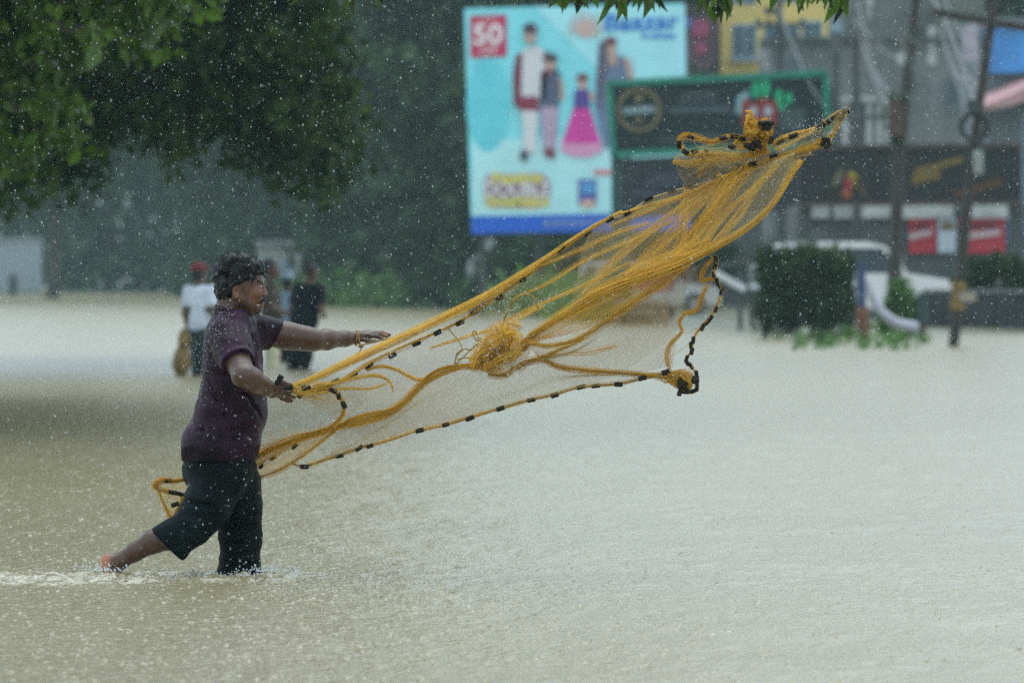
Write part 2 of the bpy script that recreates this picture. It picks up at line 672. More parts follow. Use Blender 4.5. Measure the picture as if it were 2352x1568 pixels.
M_BARK = mat('wet_bark', (0.05, 0.042, 0.034), 0.7, var=0.4, scale=5, bump=0.02)
M_LEAF_NEAR = mat('leaf_bright', (0.006, 0.022, 0.003), 0.45, var=0.5, tint=True, col2=(0.115, 0.24, 0.012), trans=0.35)
M_LEAF_MID = mat('leaf_mid', (0.008, 0.021, 0.007), 0.6, .2, var=0.4, tint=True, col2=(0.07, 0.13, 0.02), trans=0.25)
M_LEAF_FAR = mat('leaf_far', (0.018, 0.038, 0.018), 0.7, .2, var=0.3, tint=True, col2=(0.052, 0.105, 0.034), trans=0.15)
M_LEAF_SHRUB = mat('leaf_shrub', (0.010, 0.026, 0.012), 0.6, .2, var=0.4, tint=True, col2=(0.055, 0.105, 0.026), trans=0.25)
M_LEAF_LIGHT = mat('leaf_light', (0.035, 0.10, 0.018), 0.5, var=0.3, tint=True, col2=(0.11, 0.26, 0.04), trans=0.3)


def px_ell(u, v, Y, ru, rv, ry):
    c = P(u, v, Y)
    return (c.x, c.y, c.z, ru * K * Y, ry, rv * K * Y)


# near tree on the left: its crown hangs into the top left corner
Y1 = 46
b = P(-420, 630, Y1)
base = Vector((b.x, Y1, -0.4))
tp = P(-330, 120, Y1)
tree('broadleaf_tree', 'dark tree with bright lobed leaves hanging into the top left corner', base,
     [([base, (base.x + .1, Y1, 1.2), tp, P(-200, -200, Y1)], .24, .09),
      ([tp, P(-100, 60, Y1 - .5), P(120, 60, Y1 - 1), P(330, 90, Y1)], .09, .02),
      ([tp, P(-160, 220, Y1), P(60, 250, Y1 + .4)], .07, .015)],
     [px_ell(-60, 60, Y1, 210, 170, 1.6), px_ell(200, 30, Y1 - .5, 190, 110, 1.2), px_ell(60, 260, Y1 + .3, 130, 130, 1.2), px_ell(-250, 150, Y1, 260, 260, 1.8),
      px_ell(60, -160, Y1, 420, 150, 1.8), px_ell(420, -30, Y1, 120, 90, 1)],
     420, 26, .11, .10, M_LEAF_NEAR, M_BARK, seed=3, droop=1.2,
     extra=crown_points([(-4.8, Y1 + 1, 6.0, 2.6, 6.5, 2.4), (-6.5, Y1 + 3, 9.0, 4.5, 9, 3.6), (-3.6, Y1 + 4, 8.0, 2.2, 7, 2.2), (-5.2, Y1 + 8, 5.2, 2.2, 6, 1.8)], 900, 55), efac=(3.0, 3.2))
# mid tree on the left: the long drooping crown over the road
Y2 = 78
b = P(-330, 630, Y2)
base = Vector((b.x, Y2, -0.4))
tp = P(-250, 180, Y2)
tree('broadleaf_tree', 'large drooping dark green crown reaching over the flooded road at left', base,
     [([base, (base.x, Y2, 2), tp, P(-150, -150, Y2)], .38, .15),
      ([tp, P(50, 40, Y2), P(350, 30, Y2), P(620, 120, Y2), P(760, 220, Y2)], .15, .03),
      ([tp, P(40, 180, Y2), P(250, 200, Y2)], .12, .03)],
     [px_ell(350, 130, Y2, 330, 190, 2.2), px_ell(620, 160, Y2, 190, 190, 1.8), px_ell(690, 290, Y2, 130, 120, 1.4), px_ell(480, 270, Y2, 220, 80, 1.5),
      px_ell(80, 320, Y2, 170, 130, 1.5), px_ell(40, 180, Y2, 250, 200, 2), px_ell(300, -120, Y2, 520, 180, 2.5), px_ell(770, 370, Y2, 55, 70, .7), px_ell(-200, 60, Y2, 300, 300, 2.5), px_ell(20, 400, Y2, 100, 55, 1.2)],
     900, 30, .20, .15, M_LEAF_MID, M_BARK, seed=5, droop=0.8,
     extra=crown_points([(-6.5, Y2, 9.0, 5.0, 10, 3.4), (-9, Y2 + 2, 12.5, 6, 10, 5), (-4.6, Y2 + 1, 7.4, 2.6, 8, 1.8)], 900, 56), efac=(2.6, 3.0))

# tree out of frame on the right whose bough crosses above the picture, only leaf tips show
Y0 = 28.5
bx_ = 3.6
base = Vector((bx_, Y0, -0.4))
tips = []
r_ = random.Random(4)
for (u, v) in [(690, -8), (730, -12), (830, -2), (862, 2), (700, -25), (800, -25), (1275, 5), (1325, 14), (1345, -8), (1420, 12), (1450, 6), (1500, -2), (1620, 14), (1655, 6), (1670, 24), (1640, -10), (1690, -8), (1790, -8), (1815, -6), (1850, -10), (1885, 8), (1905, 2), (1925, 18), (1940, -4), (1560, -18), (1740, -20)]:
    tips.append(P(u, v, Y0 + r_.uniform(-.35, .35)))
root = empty('overhanging_tree', base, 'bough with pointed green leaf tips hanging over the top edge', 'tree')
mb = MB()
t0 = Vector((bx_, Y0, 3.0))
mb.tube([base, (bx_ + .05, Y0, 1.5), t0, (bx_ - .1, Y0 + .2, 4.5), (bx_, Y0, 6)], [.2, .17, .14, .1, .05], 10)
bough = catmull([tuple(t0), (2.4, Y0, 3.15), (.8, Y0 + .1, 2.95), (-.4, Y0, 2.98), (-1.3, Y0, 2.88)], 24)
mb.tube(bough, list(np.linspace(.09, .02, 24)), 8)
for t_ in tips:
    i_ = int(np.argmin(np.abs(bough[:, 0] - t_.x - .15)))
    mb.tube([bough[i_], (bough[i_] + np.array(t_)) / 2 + np.array([0, 0, .05]), t_ + Vector((0, 0, .10))], [.012, .008, .004], 5)
mb.build('trunk', M_BARK, root, smooth=True)


def broad_leaf(tip, L, wd, ang, face):
    """a pointed leaf hanging from tip + up"""
    d = Vector((math.sin(ang), 0, -math.cos(ang)))
    s = Vector((math.cos(ang) * math.cos(face), math.sin(face), math.sin(ang) * math.cos(face)))
    n = d.cross(s)
    rows = [(0, .02), (.12, .5), (.35, 1), (.6, .82), (.8, .42), (1.0, .02)]
    v, f = [], []
    for t, ww in rows:
        c = tip + d * (t * L) + n * (0.06 * L * math.sin(t * 3))
        v += [c - s * ww * wd / 2 + n * .012 * ww, c, c + s * ww * wd / 2 + n * .012 * ww]
    for i in range(len(rows) - 1):
        for j in range(2):
            f.append((i * 3 + j, i * 3 + j + 1, i * 3 + j + 4, i * 3 + j + 3))
    return v, f


V_, F_, T_ = [], [], []
for t_ in tips:
    for k in range(5):
        a = t_ + Vector((r_.uniform(-.035, .035), r_.uniform(-.1, .1), .09 + r_.uniform(-.02, .05)))
        v, f = broad_leaf(a, r_.uniform(.11, .19), r_.uniform(.04, .065), r_.uniform(-.6, .6), r_.uniform(-.9, .9))
        o_ = len(V_)
        V_ += v
        F_ += [tuple(i + o_ for i in q) for q in f]
        T_ += [r_.uniform(0, .8)] * len(v)
for k in range(700):
    i_ = r_.randrange(24)
    a = Vector(bough[i_]) + Vector((r_.gauss(0, .22), r_.gauss(0, .5), r_.uniform(.05, .6)))
    v, f = broad_leaf(a, r_.uniform(.10, .16), r_.uniform(.04, .06), r_.uniform(-.9, .9), r_.uniform(-1.4, 1.4))
    o_ = len(V_)
    V_ += v
    F_ += [tuple(i + o_ for i in q) for q in f]
    T_ += [r_.uniform(0, .8)] * len(v)
mesh_obj('crown', V_, F_, M_LEAF_NEAR, root, attrs={'tint': ('F', T_)})

# trees of the avenue and behind the hoardings
FAR = [  # u of trunk, Y, height, crown radius, label
    (-160, 380, 25, 8.0, 'faded tree at the far left edge, behind the pale wall'),
    (10, 440, 29, 10.0, 'palest tree at the far end of the avenue, above the pale wall'),
    (-80, 410, 27, 9.0, 'pale tree past the left frame edge, above the pale wall'),
    (120, 300, 20, 7.0, 'faded tree whose trunk stands beside the pale far wall'),
    (250, 375, 25, 9.0, 'pale misty tree deep in the avenue at left'),
    (420, 390, 25, 9.0, 'pale misty tree in the avenue above the red cap'),
    (560, 350, 24, 8.5, 'misty tree in the avenue above the fisherman\'s head'),
    (700, 310, 23, 8.0, 'misty tree above the pale low wall behind the men'),
    (800, 265, 19, 6.5, 'grey green tree right of the men in the flood'),
    (915, 242, 19, 6.0, 'dark grey green tree between the men and the blue hoarding'),
    (1030, 228, 18, 5.5, 'dark tree just left of the blue hoarding'),
    (1160, 215, 17, 5.5, 'dark tree behind the left part of the blue hoarding'),
    (1330, 205, 17, 5.5, 'dark tree behind the middle of the blue hoarding'),
    (1500, 205, 15, 5.0, 'dark tree behind the right part of the blue hoarding'),
    (1600, 188, 6.8, 2.0, 'green tree between the blue hoarding and the yellow building'),
    (2010, 235, 19, 7.0, 'grey green tree behind the grey building'),
    (2300, 235, 19, 7.0, 'grey green tree behind the blue shop board, right edge'),
    (1780, 255, 21, 7.0, 'grey green tree behind the yellow building'),
]
for k, (u, Y, hgt, rad, lab) in enumerate(FAR):
    X = (u - 1176) * K * Y
    rr = random.Random(k)
    z0 = 0.0
    base = Vector((X, Y, z0))
    ells = []
    low = .22 if rad > 3 else .4
    if u < 200 and Y < 400:
        low = .40
    for q in range(7):
        a = q * 0.9 + rr.random()
        zz = hgt * (low + (0.98 - low) * q / 6)
        sc = 1.0 - 0.45 * abs(q / 6 - .4)
        ells.append((X + rr.uniform(-.45, .45) * rad, Y + rr.uniform(-.4, .4) * rad, zz, rad * sc * rr.uniform(.6, .85), rad * sc * rr.uniform(.6, .85), hgt * .17))
    # undergrowth skirt
    if rad > 3 and (u >= 200 or Y > 400):
        ells.append((X, Y - rad * .3, 1.4, rad * .9, rad * .6, 1.6))
        ells.append((X + rad * .5, Y, 3.0, rad * .8, rad * .6, 1.8))
    limbs = [([base - Vector((0, 0, .5)), base + Vector((.2, 0, hgt * .3)), base + Vector((-.2, .2, hgt * .75))], .045 * rad + .06, .05)]
    for e in ells[:5]:
        limbs.append(([base + Vector((0, 0, hgt * .25)), (X * .5 + e[0] * .5, Y * .5 + e[1] * .5, hgt * .2 + e[2] * .5), e[:3]], .018 * rad + .03, .03))
    tree('avenue_tree' if rad > 3 else 'small_tree', lab, base, limbs, ells, 300 if rad > 3 else 60, 30, rad * .11, .55 if rad > 3 else .28, M_LEAF_FAR, M_BARK, 'trees in the rain mist' if rad > 3 else None, seed=20 + k)


def shrub(name, label, u, vtop, vbot, wpx, Y, material, n=60, per=40, size=None, cat='shrub', group=None, seed=1, flat=1.0, block=False):
    """a bush: stems and leaf clumps between two rows of the layout grid"""
    base = P(u, vbot, Y)
    px = K * Y
    hh = (vbot - vtop) * px
    root = empty(name, base, label, cat, group)
    rr = np.random.default_rng(seed)
    mb = MB()
    for q in range(7):
        a = rr.uniform(-.4, .4) * wpx * px
        mb.tube([base + Vector((a * .3, rr.uniform(-.1, .1), -.15)), base + Vector((a, rr.uniform(-.2, .2), hh * rr.uniform(.5, .8)))], [.02, .008], 5)
    mb.build('stem', M_BARK, root)
    cen = []
    for q in range(n):
        s_ = rr.uniform(-1, 1)
        top = (1 - abs(s_) ** 2.5 * .6) * rr.uniform(.8, 1.03)
        if block:
            top = .90 + .05 * math.sin(s_ * 4 + 1) + .06 * math.sin(s_ * 13) + rr.uniform(-.08, .08)
        cen.append((base.x + s_ * wpx * px / 2, base.y + rr.uniform(-.5, .5) * wpx * px * flat, base.z + hh * top * math.sqrt(rr.uniform(0, 1))))
    v, f, tn = leaf_cloud(cen, per, hh * .06, size or hh * .10, seed=seed)
    mesh_obj('foliage', v, f, material, root, attrs={'tint': ('F', tn)})
    return root


# grass on the far bank: one mass
cen = []
rr = np.random.default_rng(5)
for q in range(600):
    u = rr.uniform(640, 1380)
    x_ = (u - 1176) * K * 190
    ys = float(shore_y(np.array([x_]))[0])
    Yg = ys + rr.uniform(-1, 14)
    cen.append(((u - 1176) * K * Yg, Yg, rr.uniform(.1, .55)))
v, f, tn = leaf_cloud(cen, 14, .35, .28, seed=9, droop=-1.0, long=2.4)
tag(mesh_obj('bank_grass', v, f, M_LEAF_LIGHT, attrs={'tint': ('F', tn)}), 'low green grass and weeds along the far bank', 'grass', kind='stuff')
cen = []
for q in range(100):
    u = rr.uniform(1790, 2130)
    Yg = CAM_H / ((rr.uniform(758, 806) - 630) * K)
    if rr.uniform() < .5:
        u = rr.choice([1880, 1920, 2010, 2060, 1840]) + rr.normal(0, 16)
    cen.append(((u - 1176) * K * Yg, Yg, rr.uniform(0, .14)))
v, f, tn = leaf_cloud(cen, 9, .07, .07, seed=10, droop=-1.2, long=2.2)
tag(mesh_obj('water_weeds', v, f, M_LEAF_LIGHT, attrs={'tint': ('F', tn)}), 'green weeds standing in the water before the hedge', 'weeds', kind='stuff')

shrub('hedge', 'dark green overgrown hedge block beside the blue and brown post', 1850, 572, 772, 200, 112, M_LEAF_SHRUB, 270, 60, .09, 'hedge', seed=31, flat=.35, block=True)
shrub('shrub', 'bright green bush in front of the white car, behind the curved pipe', 2072, 650, 765, 80, 114, M_LEAF_LIGHT, 60, 40, .10, seed=32, flat=.5)
shrub('shrub', 'dark leafy bush above the low wall at the right edge', 2290, 585, 680, 190, 124, M_LEAF_SHRUB, 110, 40, .10, seed=33, flat=.4)
shrub('shrub', 'light green bush left of the green board post, above the white car', 1880, 480, 585, 90, 150, M_LEAF_LIGHT, 70, 40, .14, seed=34, flat=.5)
shrub('shrub', 'weedy dark clump standing in the water near the hedge', 1893, 765, 800, 34, 101, M_LEAF_SHRUB, 16, 20, .05, seed=35, flat=.6)
shrub('shrub', 'dark bush under the boards, right of the white hatchback', 1650, 540, 640, 110, 176, M_LEAF_FAR, 60, 40, .14, seed=36, flat=.5)
shrub('shrub', 'dark bush under the blue hoarding, above the bank', 1250, 560, 720, 320, 195, M_LEAF_FAR, 200, 40, .2, seed=37, flat=.3)


# ================================================================== HOARDINGS
def text_mesh(txt, size=1.0, extrude=0.0, spacing=1.0):
    cu = bpy.data.curves.new('t', 'FONT')
    cu.body = txt
    cu.size = size
    cu.align_x = 'CENTER'
    cu.align_y = 'CENTER'
    cu.resolution_u = 3
    cu.space_character = spacing
    cu.offset = 0.02 * size
    ob = bpy.data.objects.new('t', cu)
    COL.objects.link(ob)
    dg = bpy.context.evaluated_depsgraph_get()
    me = bpy.data.meshes.new_from_object(ob.evaluated_get(dg))
    v = [tuple(x.co) for x in me.vertices]
    f = [tuple(p.vertices) for p in me.polygons]
    bpy.data.objects.remove(ob)
    bpy.data.curves.remove(cu)
    bpy.data.meshes.remove(me)
    return v, f


class Board:
    """a flat panel given by its corners; at(u, v, off) is a point on it, off metres proud"""
    def __init__(s, tl, tr, br, bl, Y):
        s.c = [np.array(x, float) for x in (tl, tr, br, bl)]
        s.Y = Y

    def at(s, u, v, off=0.0):
        return P(u, v, s.Y - off)

    def poly(s, name, pts_, off, material, parent):
        mb = MB()
        mb.prism([s.at(u, v, off) for u, v in pts_], (0, .01, 0))
        return mb.build(name, material, parent)

    def rect(s, name, u0, v0, u1, v1, off, material, parent, skew=0.0):
        return s.poly(name, [(u0, v0), (u1, v0 + skew), (u1, v1 + skew), (u0, v1)], off, material, parent)

    def text(s, txt, u, v, hpx, wpx, off, material, parent, name='lettering', slope=0.0):
        vv, ff = text_mesh(txt)
        a = np.array(vv)
        lo, hi = a.min(0), a.max(0)
        out = []
        for x, y, z in vv:
            nx = (x - lo[0]) / (hi[0] - lo[0]) - .5
            ny = (y - lo[1]) / (hi[1] - lo[1]) - .5
            out.append(s.at(u + nx * wpx, v - ny * hpx + nx * wpx * slope, off))
        return mesh_obj(name, np.array(out), ff, material, parent)


def ellipse(u, v, a, b_, n=18, rot=0.0):
    o = []
    for k in range(n):
        x, y = a * math.cos(2 * math.pi * k / n), b_ * math.sin(2 * math.pi * k / n)
        o.append((u + x * math.cos(rot) - y * math.sin(rot), v + x * math.sin(rot) + y * math.cos(rot)))
    return o


def paint(name, c, rough=.45):
    return mat('print_' + name, c, rough, .3, var=.08, scale=1.2)


m_steel = mat('dark_steel', (.05, .055, .055), .55, var=.3, scale=3)
# ---- blue clothing hoarding
YB = 172
hb = Board((1066, 20), (1573, 8), (1585, 528), (1083, 537), YB)
root = empty('hoarding', P(1320, 735, YB), 'tall pale blue clothing hoarding with a family of four and a 50 badge', 'billboard')
mb = MB()
mb.prism([hb.at(*c) for c in hb.c], (0, .25, 0))
mb.build('panel', paint('cyan', (.26, .80, .88)), root)
hb.poly('blue_strip', [(1082, 497), (1584, 488), (1585, 528), (1083, 537)], .03, paint('royal', (.015, .13, .66)), root)
hb.poly('pale_print', [(1085, 325), (1578, 300), (1583, 487), (1083, 496)], .02, paint('palecyan', (.50, .88, .92)), root)
hb.poly('pale_print', [(1230, 18), (1573, 10), (1575, 200), (1400, 190)], .02, paint('palecyan2', (.42, .86, .92)), root)
hb.poly('teal_print', ellipse(1120, 240, 50, 110), .025, paint('teal', (.15, .68, .78)), root)
mb = MB()
for u in (1110, 1240, 1400, 1540):
    mb.bar(P(u, 740, YB + .45), P(u - 8, 12, YB + .45), .22)
for v in (60, 220, 380, 520):
    mb.bar(P(1075, v, YB + .45), P(1575, v - 6, YB + .45), .12)
mb.build('support_frame', m_steel, root)
red = paint('magentared', (.55, .03, .10))
white = paint('white', (.88, .88, .88))
bd = hb.poly('badge', [(1080, 37), (1163, 34), (1164, 130), (1081, 133)], .04, red, root)
hb.text('50', 1121, 79, 48, 66, .06, white, bd)
hb.text('OFF', 1121, 116, 20, 40, .06, paint('pinkwhite', (.75, .55, .58)), bd)
hb.text('UPTO', 1121, 45, 8, 40, .06, paint('pinkwhite', (.75, .55, .58)), bd)
blue = paint('signblue', (.02, .16, .62))
hb.text('Baazar', 1475, 50, 40, 172, .05, blue, root, slope=-.03)
hb.text('Kolkata', 1513, 82, 16, 78, .05, blue, root, slope=-.03)
peach = paint('peach', (.62, .45, .40))
sun_p = hb.poly('sun_emblem', ellipse(1345, 66, 24, 22), .05, peach, root)
for k in range(9):
    a = math.pi * (.9 + 1.3 * k / 8)
    hb.poly('ray', ellipse(1345 + 34 * math.cos(a), 64 + 30 * math.sin(a), 9, 4, 8, a), .05, peach, sun_p)
skin = paint('skin', (.55, .36, .30))
hair_p = paint('hair', (.08, .06, .07))


def figure(label, pieces):
    first = None
    for k, (poly_, c) in enumerate(pieces):
        o = hb.poly('figure_print' if first is None else 'print_patch', poly_, .05 + .015 * k, c, root if first is None else first)
        if first is None:
            first = o
            o['label'] = label
    return first


maroon, cream = paint('maroon', (.20, .03, .06)), paint('creamwhite', (.72, .72, .74))
figure('printed man in white kurta and maroon sleeves', [
    ([(1190, 128), (1212, 108), (1240, 108), (1258, 126), (1252, 232), (1196, 232)], cream),
    ([(1186, 125), (1200, 122), (1196, 240), (1180, 245), (1178, 175)], maroon),
    ([(1250, 116), (1264, 126), (1266, 180), (1254, 175)], maroon),
    ([(1192, 222), (1236, 222), (1238, 262), (1190, 252)], paint('darkred', (.26, .03, .07))),
    ([(1198, 254), (1236, 256), (1230, 350), (1204, 350)], cream),
    ([(1196, 346), (1212, 344), (1210, 372), (1194, 366)], hair_p),
    (ellipse(1218, 82, 14, 22), skin), (ellipse(1218, 66, 17, 13), hair_p)])
figure('printed boy in dark vest and pink trousers', [
    ([(1242, 168), (1258, 156), (1276, 156), (1288, 170), (1284, 248), (1240, 248)], paint('slate', (.10, .12, .20))),
    ([(1242, 246), (1284, 246), (1276, 345), (1248, 345)], paint('lilac', (.48, .36, .50))),
    ([(1248, 342), (1274, 342), (1276, 366), (1252, 360)], maroon),
    ([(1284, 176), (1293, 188), (1296, 230), (1288, 232)], skin),
    (ellipse(1264, 145, 13, 17), skin), (ellipse(1264, 133, 17, 11), hair_p)])
figure('printed woman in a long slate gown', [
    ([(1374, 150), (1398, 128), (1436, 130), (1452, 160), (1430, 240), (1428, 330), (1386, 340), (1366, 240)], paint('gown', (.16, .22, .36))),
    ([(1376, 100), (1392, 92), (1396, 160), (1380, 260), (1368, 200)], paint('longhair', (.12, .10, .16))),
    ([(1430, 128), (1448, 140), (1456, 186), (1446, 190)], skin),
    ([(1398, 120), (1416, 120), (1418, 150), (1396, 150)], skin),
    (ellipse(1404, 108, 11, 18), skin), (ellipse(1402, 95, 15, 11), paint('auburn', (.20, .07, .08)))])
figure('printed girl in a magenta skirt', [
    ([(1318, 246), (1354, 246), (1384, 345), (1352, 362), (1310, 358), (1286, 345)], paint('magenta', (.72, .05, .38))),
    ([(1292, 330), (1380, 330), (1385, 348), (1350, 362), (1310, 358), (1287, 346)], paint('pinkhem', (.75, .35, .58))),
    ([(1320, 206), (1352, 206), (1354, 248), (1318, 248)], paint('violet', (.10, .06, .32))),
    ([(1352, 208), (1364, 216), (1362, 236), (1354, 232)], skin),
    (ellipse(1338, 190, 11, 17), skin), (ellipse(1338, 178, 14, 10), paint('auburn', (.20, .07, .08)))])
# festive slogan
plum = paint('plum', (.25, .08, .14))
hb.poly('slogan_plate', [(1115, 400), (1245, 396), (1264, 412), (1262, 470), (1240, 482), (1130, 480), (1112, 468), (1110, 418)], .03, paint('slogan_shadow', (.48, .44, .46)), root)
yel = paint('yellow', (.85, .78, .05))
hb.text('Festive', 1189, 408, 26, 112, .05, yel, root, slope=-.03)
hb.rect('slogan_band', 1110, 420, 1264, 450, .04, plum, root)
hb.text('DOUBLE', 1188, 435, 30, 150, .06, white, root)
hb.text('DHAMAKA', 1190, 464, 24, 146, .06, yel, root)
hb.rect('offer_panel', 1328, 412, 1370, 472, .04, paint('navyviolet', (.12, .10, .42)), root)
hb.rect('offer_print', 1336, 418, 1366, 445, .06, paint('skyblue', (.10, .38, .70)), root)
hb.poly('offer_print', ellipse(1350, 468, 18, 10), .06, paint('apricot', (.75, .50, .38)), root)
hb.rect('red_print', 1364, 390, 1402, 402, .05, paint('salmon', (.70, .25, .25)), root)
for k in range(9):
    hb.rect('address_print', 1250 + 20 * k, 505 - k * .4, 1264 + 20 * k, 520 - k * .4, .05, paint('stripgrey', (.20, .28, .58)), root)

# ---- green framed black hoarding
YG = 150
gb = Board((1398, 192), (1896, 168), (1902, 330), (1408, 355), YG)
root = empty('hoarding', P(1650, 740, YG), 'black hoarding in a green frame with a gold ring emblem', 'billboard')
mb = MB()
mb.prism([gb.at(*c) for c in gb.c], (0, .12, 0))
mb.build('panel', paint('blackgreen', (.005, .018, .018)), root)
gm = mat('frame_green', (.006, .20, .13), .4, var=.15, scale=2)
mb = MB()
for a, b in ((0, 1), (1, 2), (2, 3), (3, 0)):
    mb.bar(gb.at(*gb.c[a], .05), gb.at(*gb.c[b], .05), .17)
mb.build('frame', gm, root)
for u in (1420, 1908):
    mb = MB()
    mb.bar(P(u, 760, YG + .2), P(u - 6, 200, YG + .2), .28)
    mb.build('post', mat('post_green', (.01, .055, .04), .5, var=.2), root)
mb = MB()
mb.prism([gb.at(1410, 350, .08), gb.at(1902, 326, .08), gb.at(1902, 336, .08), gb.at(1410, 361, .08)], (0, .2, 0))
mb.build('light_batten', paint('battenwhite', (.45, .55, .58)), root)
gold = paint('gold', (.19, .15, .08))
ring, n = [], 36
mb = MB()
mb.tube([gb.at(1468 + 47 * math.cos(2 * math.pi * k / n), 253 + 47 * math.sin(2 * math.pi * k / n), .06) for k in range(n + 1)], .055, 6, cap=False)
rg = mb.build('ring_emblem', gold, root)
gb.poly('name_band', [(1430, 248), (1504, 243), (1505, 258), (1431, 263)], .06, paint('bandgrey', (.22, .30, .32)), rg)
gb.poly('crest', ellipse(1467, 226, 10, 9), .06, gold, rg)
gb.poly('crest', ellipse(1467, 276, 9, 6), .06, gold, rg)
lg = paint('dimlettering', (.10, .14, .15))
for (u0, u1, v) in ((1575, 1640, 220), (1560, 1645, 236), (1530, 1670, 252), (1545, 1690, 258), (1520, 1580, 322), (1585, 1650, 318)):
    x = u0
    rr_ = random.Random(int(u0 * 7 + v))
    while x < u1:
        ww = rr_.uniform(7, 18)
        gb.rect('faint_print', x, v - (x - 1468) * .045, x + ww, v + 6 - (x - 1468) * .045, .05, lg, root)
        x += ww + 5
brick = paint('brickred', (.24, .03, .025))
gb.poly('house_print', [(1703, 232), (1716, 224), (1724, 236), (1740, 236), (1748, 222), (1762, 228), (1786, 236), (1784, 286), (1704, 290)], .05, brick, root)
for u in (1730, 1764):
    gb.poly('house_window', ellipse(u, 256, 9, 12), .07, paint('palewin', (.40, .46, .52)), root)
gb.poly('pale_print', [(1692, 226), (1716, 206), (1722, 226), (1704, 262), (1690, 262)], .045, paint('mint', (.22, .42, .44)), root)
for (u, v, a, b_) in ((1736, 206, 10, 20), (1758, 198, 11, 28), (1789, 222, 9, 18), (1812, 226, 8, 14), (1796, 246, 8, 8)):
    gb.poly('green_drip', ellipse(u, v, a, b_), .06, paint('emerald', (.01, .40, .18)), root)
gb.rect('grey_print', 1790, 250, 1850, 300, .045, paint('greyprint', (.05, .075, .075)), root)

# ---- lower dark board under the green one
YL = 156
lb = Board((1404, 366), (1835, 345), (1838, 480), (1408, 502), YL)
root = empty('hoarding', P(1620, 740, YL), 'plain dark board below the green framed hoarding', 'billboard')
mb = MB()
mb.prism([lb.at(*c) for c in lb.c], (0, .12, 0))
mb.build('panel', paint('charcoal', (.030, .036, .042)), root)
for u in (1440, 1800):
    mb = MB()
    mb.bar(P(u, 750, YL + .2), P(u, 360, YL + .2), .2)
    mb.build('post', m_steel, root)
for (u, v, ww) in ((1500, 400, 60), (1480, 416, 80), (1450, 440, 50)):
    lb.rect('faint_print', u, v, u + ww, v + 8, .03, paint('faintviolet', (.09, .09, .13)), root)

# ---- right: black food board above the shops
YF = 140
fb = Board((1835, 338), (2346, 332), (2346, 466), (1835, 470), YF)
root = empty('hoarding', P(2090, 730, YF), 'wide black shop board with faint gold lettering above the red panels', 'billboard')
mb = MB()
mb.prism([fb.at(*c) for c in fb.c], (0, .4, 0))
mb.build('panel', paint('blackbrown', (.018, .016, .016)), root)
mb = MB()
mb.bar(fb.at(1835, 338, .05), fb.at(2346, 332, .05), .10)
mb.bar(fb.at(1835, 470, .05), fb.at(2346, 466, .05), .10)
mb.build('frame', mat('frame_brown', (.07, .045, .035), .5), root)
for u in (1850, 2330):
    mb = MB()
    mb.bar(P(u, 750, YF + .6), P(u, 340, YF + .6), .3)
    mb.build('post', m_steel, root)
olive = paint('dullgold', (.16, .11, .025))
fb.poly('gold_stroke', [(2100, 388), (2210, 358), (2214, 372), (2104, 402)], .05, olive, root)
fb.poly('gold_stroke', [(2096, 402), (2160, 388), (2158, 410), (2094, 424)], .05, olive, root)
fb.poly('gold_stroke', [(2190, 440), (2300, 408), (2304, 424), (2196, 456)], .05, paint('rust', (.09, .035, .015)), root)
for (u, v, a, b_, rot, nm, c) in ((1925, 408, 8, 24, .5, 'leafprint', (.12, .12, .06)), (1948, 420, 9, 16, 0, 'crimson', (.30, .02, .03)), (1962, 412, 9, 22, -.5, 'lemon', (.36, .28, .03)), (1944, 445, 12, 10, .2, 'orange', (.30, .07, .02)), (1975, 430, 5, 30, -.6, 'tan', (.10, .06, .03))):
    fb.poly('food_print', ellipse(u, v, a, b_, 12, rot), .05, paint(nm, c), root)

# ---- shop row under it
YS = 146
root = empty('shop_building', P(2090, 725, YS), 'low shop row with a white fascia and red panels under the black board', 'building')
mb = MB()
mb.prism([P(1830, 470, YS), P(2420, 466, YS), P(2420, 735, YS), P(1830, 735, YS)], (0, 6, 0))
mb.build('wall', mat('shop_dark', (.09, .10, .11), .7, var=.4, scale=1.5), root)
fas = mat('fascia_white', (.42, .44, .43), .6, var=.25, scale=2)
for (u0, u1) in ((1836, 1905), (1916, 2045), (2060, 2190), (2212, 2345)):
    mb = MB()
    mb.prism([P(u0, 470, YS - .3), P(u1, 470, YS - .3), P(u1, 500, YS - .3), P(u0, 502, YS - .3)], (0, .25, 0))
    mb.build('fascia', fas, root)
redp = mat('panel_red', (.42, .02, .04), .45, var=.15, scale=2)
for (u0, u1) in ((2088, 2150), (2204, 2308)):
    mb = MB()
    mb.prism([P(u0, 500, YS - .2), P(u1, 500, YS - .2), P(u1, 580, YS - .2), P(u0, 582, YS - .2)], (0, .12, 0))
    rp = mb.build('sign_panel', redp, root)
    mb = MB()
    mb.prism([P(u0, 536, YS - .24), P(u1 - 10, 526, YS - .24), P(u1 - 10, 540, YS - .24), P(u0, 552, YS - .24)], (0, .03, 0))
    mb.build('white_band', paint('bandpale', (.50, .38, .40)), rp)
    mb = MB()
    mb.prism([P(u0 + 8, 516, YS - .24), P(u1 - 14, 512, YS - .24), P(u1 - 14, 522, YS - .24), P(u0 + 8, 526, YS - .24)], (0, .03, 0))
    mb.build('dark_band', paint('banddark', (.12, .02, .03)), rp)
mb = MB()
mb.prism([P(2154, 502, YS - .2), P(2196, 502, YS - .2), P(2196, 580, YS - .2), P(2154, 580, YS - .2)], (0, .12, 0))
wp = mb.build('sign_panel', paint('bluewhite', (.48, .55, .62)), root)
mb = MB()
mb.prism([P(2162, 512, YS - .24), P(2192, 510, YS - .24), P(2192, 526, YS - .24), P(2162, 528, YS - .24)], (0, .03, 0))
mb.build('gold_band', olive, wp)
mb = MB()
